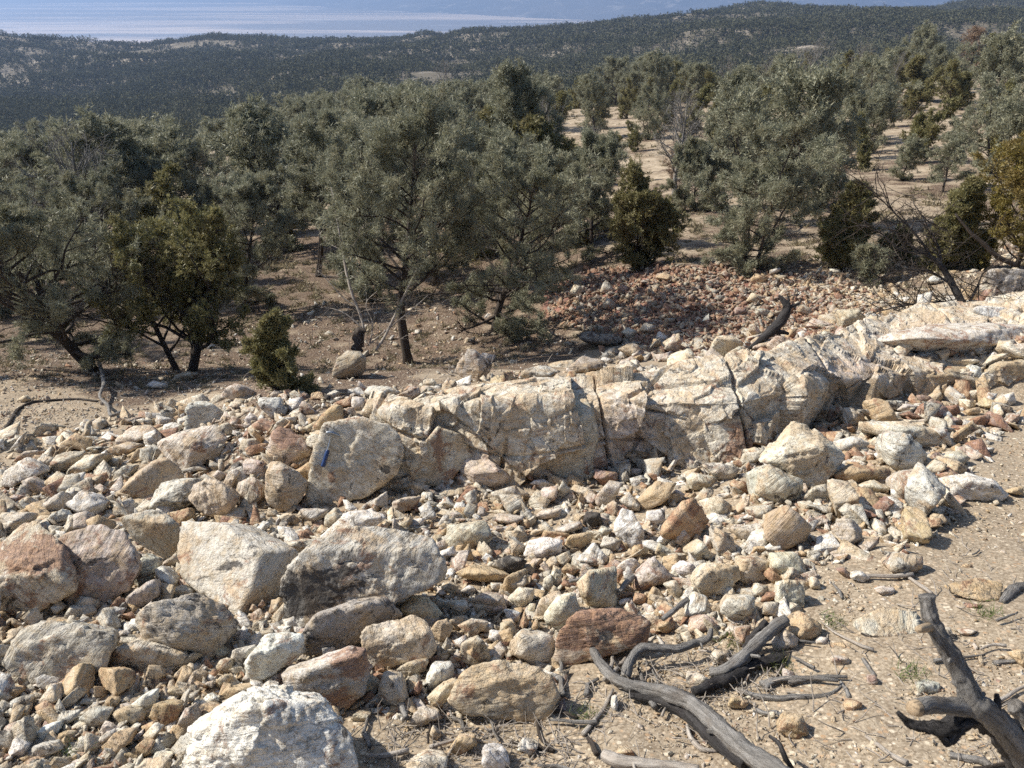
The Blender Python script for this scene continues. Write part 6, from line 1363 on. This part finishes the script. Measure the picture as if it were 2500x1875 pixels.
snag('dead_snag', 'bleached dead snag with forked bare stems left of the slim pine trunk', 'dead tree',
     [[(205, 1100, 14.4), (215, 980, 10.6), (185, 880, 10.6), (150, 790, 11.5), (115, 660, 9.6), (85, 500, 7.2), (50, 300, 4.8), (20, 140, 2.5)],
      [(290, 1120, 9.6), (340, 1040, 10.6), (390, 940, 10.1), (440, 830, 8.64), (500, 710, 7.2), (545, 620, 3.84)], [(240, 1090, 5.76), (400, 960, 5.76), (500, 880, 4.32), (600, 790, 2.5)],
      [(215, 990, 5.76), (120, 910, 5.76), (50, 875, 4.32), (-40, 860, 2.5)], [(180, 860, 4.8), (90, 800, 3.84), (0, 700, 2.88), (-60, 640, 2.5)], [(250, 1090, 5.76), (270, 960, 4.32), (230, 840, 2.88), (300, 760, 2.5)]],
     M_PALE, (16, 8, 5, 5, 4, 4), 41, 'TB', fw1, tl=(.2, .7))
log_thing('tree_stump', 'broken dark stump at the foot of the bleached snag', 'stump', 'TB', [(180, 1130, 36), (180, 1060, 40), (195, 1010, 34), (230, 1000, 12)], M_BARK, fw=fw1 - .1, wob=.5, seed=42)
g2 = ground_at((1850, 850)); fw2 = float(to_px(g2)[1][0]) - .7
snag('charred_snag', 'black twisted snag leaning against the reddish spoil mound', 'dead tree', [[(560, 1110, 12), (640, 1050, 26), (710, 990, 40), (770, 920, 42), (790, 860, 32), (765, 815, 20), (740, 790, 8)],
     [(790, 870, 20), (830, 850, 13), (865, 835, 9), (875, 805, 4)], [(780, 850, 18), (800, 815, 10), (790, 780, 4)], [(700, 1010, 20), (760, 1010, 18), (800, 1020, 12)]], M_CHAR, (3, 2, 1), 43, 'TC', fw2)
g3 = ground_at((2352, 765)); fw3 = float(to_px(g3)[1][0]) + .1
snag('leaning_dead_tree', 'leaning black dead tree with a fan of fine bare twigs', 'dead tree',
     [[(1865, 915, 30), (1825, 800, 27), (1770, 700, 25), (1710, 610, 21), (1640, 550, 15), (1540, 500, 9), (1420, 400, 5)], [(1710, 600, 12), (1700, 500, 8), (1640, 380, 5), (1560, 250, 3)], [(1650, 550, 10), (1560, 420, 7), (1400, 260, 4), (1330, 180, 2)],
      [(1860, 900, 16), (1700, 900, 12), (1520, 930, 8), (1350, 1010, 4)], [(1840, 850, 14), (1700, 830, 10), (1500, 850, 7), (1280, 900, 3)], [(1800, 740, 10), (1650, 650, 8), (1480, 640, 5), (1300, 700, 3)], [(1870, 860, 10), (1930, 740, 7), (1960, 660, 3)], [(1640, 540, 9), (1480, 520, 7), (1360, 420, 5), (1250, 340, 3)]],
     M_CHAR, (12, 14, 16, 24, 22, 16, 10, 14), 44, 'TC', fw3, tw_dir=(-.6, 0, .25), tl=(.3, 1.0), tr=.008, part_mat=M_BARK)
log_thing('log', 'brown fallen trunk at the right edge behind the leaning black tree', 'log', 'TC', [(1900, 830, 10), (1980, 800, 18), (2080, 770, 24), (2180, 730, 28), (2300, 700, 30)], M_CUT, seed=45, wob=.4, group='fallen logs above the outcrop')
log_thing('log', 'thin dead limb curving under the yellow-olive juniper', 'log', 'TC', [(2170, 610, 16), (2060, 560, 17), (1980, 490, 17), (1890, 410, 13), (1800, 300, 7)], M_BARK, fw=13.5, seed=46, group='fallen logs above the outcrop')
g4 = ground_at((500, 380))
for k, (pts, lab) in enumerate([([(840, 905, 10), (920, 880, 13), (1000, 875, 13), (1100, 850, 12), (1190, 830, 9)], 'longest dark fallen log on the knoll'), ([(830, 850, 6), (920, 845, 8), (1050, 840, 7)], 'thin fallen log on the upper side of the knoll'), ([(1050, 895, 9), (1090, 860, 12), (1190, 845, 10)], 'forked fallen log at the right of the knoll')]):
    log_thing('log', lab, 'log', 'U1', pts, M_BARK, seed=50 + k, wob=.3, group='fallen logs on the knoll', knots=3)
for k, (reg, pts, lab) in enumerate([('R1', [(20, 640, 12), (70, 580, 16), (130, 480, 16), (240, 420, 14), (380, 405, 14), (590, 395, 14), (760, 410, 10)], 'long crooked dead branch lying on the shaded left slope'), ('R1', [(765, 110, 18), (790, 200, 20), (800, 280, 18), (770, 370, 14), (830, 440, 14), (860, 520, 16), (960, 470, 12)], 'pale zigzag dead branch below the leaning left pine'),
                                  ('TA', [(300, 850, 14), (180, 850, 14), (60, 830, 10), (20, 860, 7)], 'dead limb reaching left from the leaning pine'), ('TB', [(1350, 690, 6), (1500, 680, 9), (1640, 650, 7), (1760, 640, 4)], 'dark fallen branch on the pale ground behind the spoil mound')]):
    log_thing('fallen_branch', lab, 'branch', reg, pts, M_GREY if k == 1 else M_BARK, seed=60 + k, knots=4, fw=(float(to_px(ground_at((235, 905)))[1][0]) if k == 2 else None), h=(.12 if k == 1 else None), group='fallen branches')

# ---- hammer leaning on the face of the large boulder
A_, b_, n_ = HBF
from mathutils.bvhtree import BVHTree
_me = HB.data; _T = BVHTree.FromPolygons([tuple(np.array(v.co) + np.array(HB.location)) for v in _me.vertices], [tuple(p.vertices) for p in _me.polygons])
_s = []
for _x, _y in ((595, 905), (605, 870), (620, 820), (640, 770), (655, 710), (672, 655), (640, 650), (700, 660), (740, 690)):
    _d = ray(px('R2', [(_x, _y)]))[0]; hq_ = _T.ray_cast(Vector((0, 0, 0)), Vector(_d).normalized())[0]
    if hq_ is not None: _s.append(float(n_ @ (np.array(hq_) - b_)))
TOUCH = max(_s) if _s else .1
def onf(x, y, off): 
    p = on_plane(px('R2', [(x, y)]), b_, n_)[0]; return p + n_ * off
def metal(name, col, rough, met=1.0):
    m, n, l, b = newmat(name); k = NB(m)
    c = k.mix(k.ramp(k.noise(k.pos(), 60, 4, .7), .4, .7), col, tuple(x * .6 for x in col)); l.new(c, b.inputs['Base Color'])
    b.inputs['Roughness'].default_value = rough; b.inputs['Metallic'].default_value = met; return m
M_STEEL = metal('worn_steel', (.42, .45, .48), .38); M_BLUE = metal('blue_rubber', (.012, .045, .16), .45, 0.0)
OFF = TOUCH + .012
hb = onf(595, 908, OFF - .01)
ham = empty('geology_hammer', hb); tag(ham, 'geology hammer with a blue grip leaning on the large square boulder', 'hammer')
B = Acc(); B.add(tube(cr([onf(672, 655, OFF + .012) - hb, onf(655, 710, OFF) - hb, onf(638, 775, OFF) - hb, onf(630, 800, OFF) - hb], [.010, .0085, .0085, .008], 4)[0], np.full(13, .0095), 10)); link('shaft', B.mesh('shaft', M_STEEL), ham)
gp, gr = cr([onf(636, 782, OFF) - hb, onf(628, 815, OFF) - hb, onf(613, 860, OFF) - hb, onf(600, 898, OFF) - hb, onf(596, 908, OFF) - hb], [.013, .0175, .0155, .0185, .016], 5)
B = Acc(); B.add(tube(gp, gr, 12)); link('grip', B.mesh('grip', M_BLUE), ham)
hp, hr = cr([onf(634, 650, OFF + .02) - hb, onf(650, 645, OFF + .02) - hb, onf(672, 647, OFF + .02) - hb, onf(700, 657, OFF + .018) - hb, onf(725, 672, OFF + .012) - hb, onf(742, 688, OFF + .005) - hb], [.016, .015, .017, .013, .009, .003], 4)
B = Acc(); B.add(tube(hp, hr, 8)); link('hammer_head', B.mesh('hammer_head', M_STEEL), ham)

# ---- loose sticks, each one a thing, then fine twig litter
rr = np.random.default_rng(314)
LIT = np.array([(860, 1760), (1060, 1770), (1400, 1720), (1750, 1560), (2050, 1450), (2500, 1300), (2560, 1900), (700, 1900)], float)
LIT2 = np.array([(880, 1790), (1080, 1750), (1400, 1700), (1420, 1640), (1900, 1560), (1900, 1700), (1500, 1760), (1450, 1900), (950, 1900)], float)
def auto_stick(q, L, mat, seed):
    P0 = cast([q])[0]; a = rr.uniform(0, PI)
    C = curve(P0 + (0, 0, .02), (math.cos(a), math.sin(a), 0), L, 6, rr, .18)
    C[:, 2] = H(C[:, 0], C[:, 1]) + rr.uniform(.008, .03)
    r = rr.uniform(.005, .014)
    B = Acc(); B.add(tube(C - P0, np.linspace(1, rr.uniform(.4, .8), len(C)) * r, 8, True, .2, seed))
    sz = 'short' if L < .18 else 'longish'
    tone = {'weathered_grey_wood': 'grey', 'pale_bleached_wood': 'pale', 'dark_bark': 'dark'}[mat.name]
    lab = f'{sz} {tone} {"stout" if r > .0095 else "thin"} stick {rel(q)}'
    if lab in LABELS:
        p = LABELS[lab]; w = ('right' if q[0] > p[0] else 'left') if abs(q[0] - p[0]) > abs(q[1] - p[1]) else ('lower' if q[1] > p[1] else 'upper'); lab += f', {w} of two'
        if lab in LABELS: return
    LABELS[lab] = q
    o = link('stick', B.mesh('stick', mat), None, P0); tag(o, lab, 'stick', 'sticks lying on the sand')
for i in range(46):
    poly = LIT2 if i % 3 else LIT
    while True:
        q = rr.uniform(poly.min(0), poly.max(0))
        if in_poly(q[None], poly)[0] and free(q[None], np.array([20.]), .8)[0]: break
    auto_stick(q, rr.uniform(.10, .34), (M_GREY, M_GREY, M_PALE, M_BARK)[rr.integers(4)], 500 + i)
T = Acc()
for poly, n in ((LIT2, 620), (LIT, 380), (LEFT, 160), (FLOOR, 260), (BEH, 160)):
    q = rr.uniform(poly.min(0), poly.max(0), (n * 2, 2)); q = q[in_poly(q, poly)][:n]
    P = cast(q)
    for p in P:
        a = rr.uniform(0, 2 * PI); L = rr.uniform(.03, .16) * (1 if p[1] < 6 else 2.0)
        C = curve(p + (0, 0, .008), (math.cos(a), math.sin(a), rr.uniform(-.05, .25)), L, 3, rr, .3); r = rr.uniform(.0012, .004) * (1 if p[1] < 6 else 1.8)
        T.add(tube(C, np.linspace(r, r * .5, len(C)), 4, False))
tag(link('twig_litter', T.mesh('twig_litter', M_PALE)), 'fine dry twigs littering the sand', kind='stuff')

# ---- tiny grass tufts
mg = leaf_mat('fresh_grass', (.06, .12, .02), (.14, .20, .05), (.18, .17, .07), .3)
for k, (reg, p, lab) in enumerate([('R8', (740, 560), 'green grass tuft below the sunken ochre stone'), ('R8', (330, 890), 'green grass tuft by the charred log end'), ('R8', (1350, 940), 'wispy green grass tuft left of the forked branch'), ('R8', (1930, 490), 'green grass tuft on the sand near the right edge'),
                                 ('R6', (1860, 1200), 'dark green grass tuft in front of the rounded tan boulder'), ('R5', (540, 1560), 'olive grass tuft in the chips at the bottom left'), ('R7', (1870, 700), 'dry grass tuft beside the curved grey log'), ('R7', (740, 1280), 'green grass tuft below the long forked log')]):
    g = ground_at(px(reg, [p])[0]); m = 90
    c = rr.normal(size=(m, 3)) * (.035, .035, 0); c[:, 2] = 0
    d = rr.normal(size=(m, 3)) * (.5, .5, .2) + (0, 0, .8); d /= np.linalg.norm(d, axis=1)[:, None]; L = rr.uniform(.03, .08, (m, 1))
    s = np.cross(d, rr.normal(size=(m, 3))); s /= np.linalg.norm(s, axis=1)[:, None]
    V = np.stack([c - s * .0018, c + s * .0018, c + d * L], 1).reshape(-1, 3)
    o = link('grass_tuft', mesh_np('grass_tuft', V, np.arange(len(V)).reshape(-1, 3), mg, False, {'tint': rr.random(len(V))}), None, g); tag(o, lab, 'grass tuft', 'grass tufts')

# ---- dry brush between the trees
def brush():
    rr = np.random.default_rng(61); n = 5200
    y = np.sqrt(rr.uniform(10.5 ** 2, 100 ** 2, n)); y = np.where(rr.random(n) < .35, rr.uniform(10, 26, n), y); u = rr.uniform(-.8, .75, n); x = u * y
    q, _ = to_px(np.stack([x, y, H(x, y)], 1)); ok = ~in_poly(q, TAIL2) & ~((y < 12.5) & (u > .0)); x, y = x[ok], y[ok]; n = len(x)
    z = H(x, y); R = rr.uniform(.06, .26, n) * np.clip(y / 22, .5, 1.2); k = 26
    d = rr.normal(size=(n, k, 3)) * (.8, .8, .35) + (0, 0, .55); d /= np.linalg.norm(d, axis=2)[..., None]
    c = np.stack([x, y, z], 1)[:, None] + rr.normal(size=(n, k, 3)) * (R[:, None, None] * np.array((.45, .45, .02)))
    s_ = np.cross(d, rr.normal(size=(n, k, 3))); s_ /= np.linalg.norm(s_, axis=2)[..., None]
    L = R[:, None, None] * rr.uniform(.5, 1.3, (n, k, 1)); w = .10 * R[:, None, None]
    V = np.stack([c - s_ * w, c + s_ * w, c + d * L], 2).reshape(-1, 3)
    mb = leaf_mat('dry_brush_leaves', (.17, .13, .085), (.34, .28, .18), (.20, .19, .13), .2, .1)
    tag(link('dry_brush', mesh_np('dry_brush', V, np.arange(len(V)).reshape(-1, 3), mb, False, {'tint': np.repeat(rr.random(n), k * 3)})), 'low dry brush and grass clumps between the trees', kind='stuff')
brush()

# ---- ground last, so that the litter under each tree can be laid
build_ground(TREE_SPOTS)

# ---- air
me = bpy.data.meshes.new('haze'); bm = bmesh.new(); bmesh.ops.create_cube(bm, size=1); bm.to_mesh(me); bm.free()
hz = link('haze', me, None, (0, 9500, -25)); hz.scale = (36000, 23000, 870); tag(hz, 'thin blue haze over the valley', kind='stuff')
m = bpy.data.materials.new('air'); m.use_nodes = True; m.node_tree.nodes.clear()
v = m.node_tree.nodes.new('ShaderNodeVolumePrincipled'); v.inputs['Color'].default_value = (.42, .61, 1.0, 1); v.inputs['Density'].default_value = 2.4e-4; v.inputs['Anisotropy'].default_value = .3
oo = m.node_tree.nodes.new('ShaderNodeOutputMaterial'); m.node_tree.links.new(v.outputs[0], oo.inputs['Volume']); me.materials.append(m)
print('labels', len(LABELS))
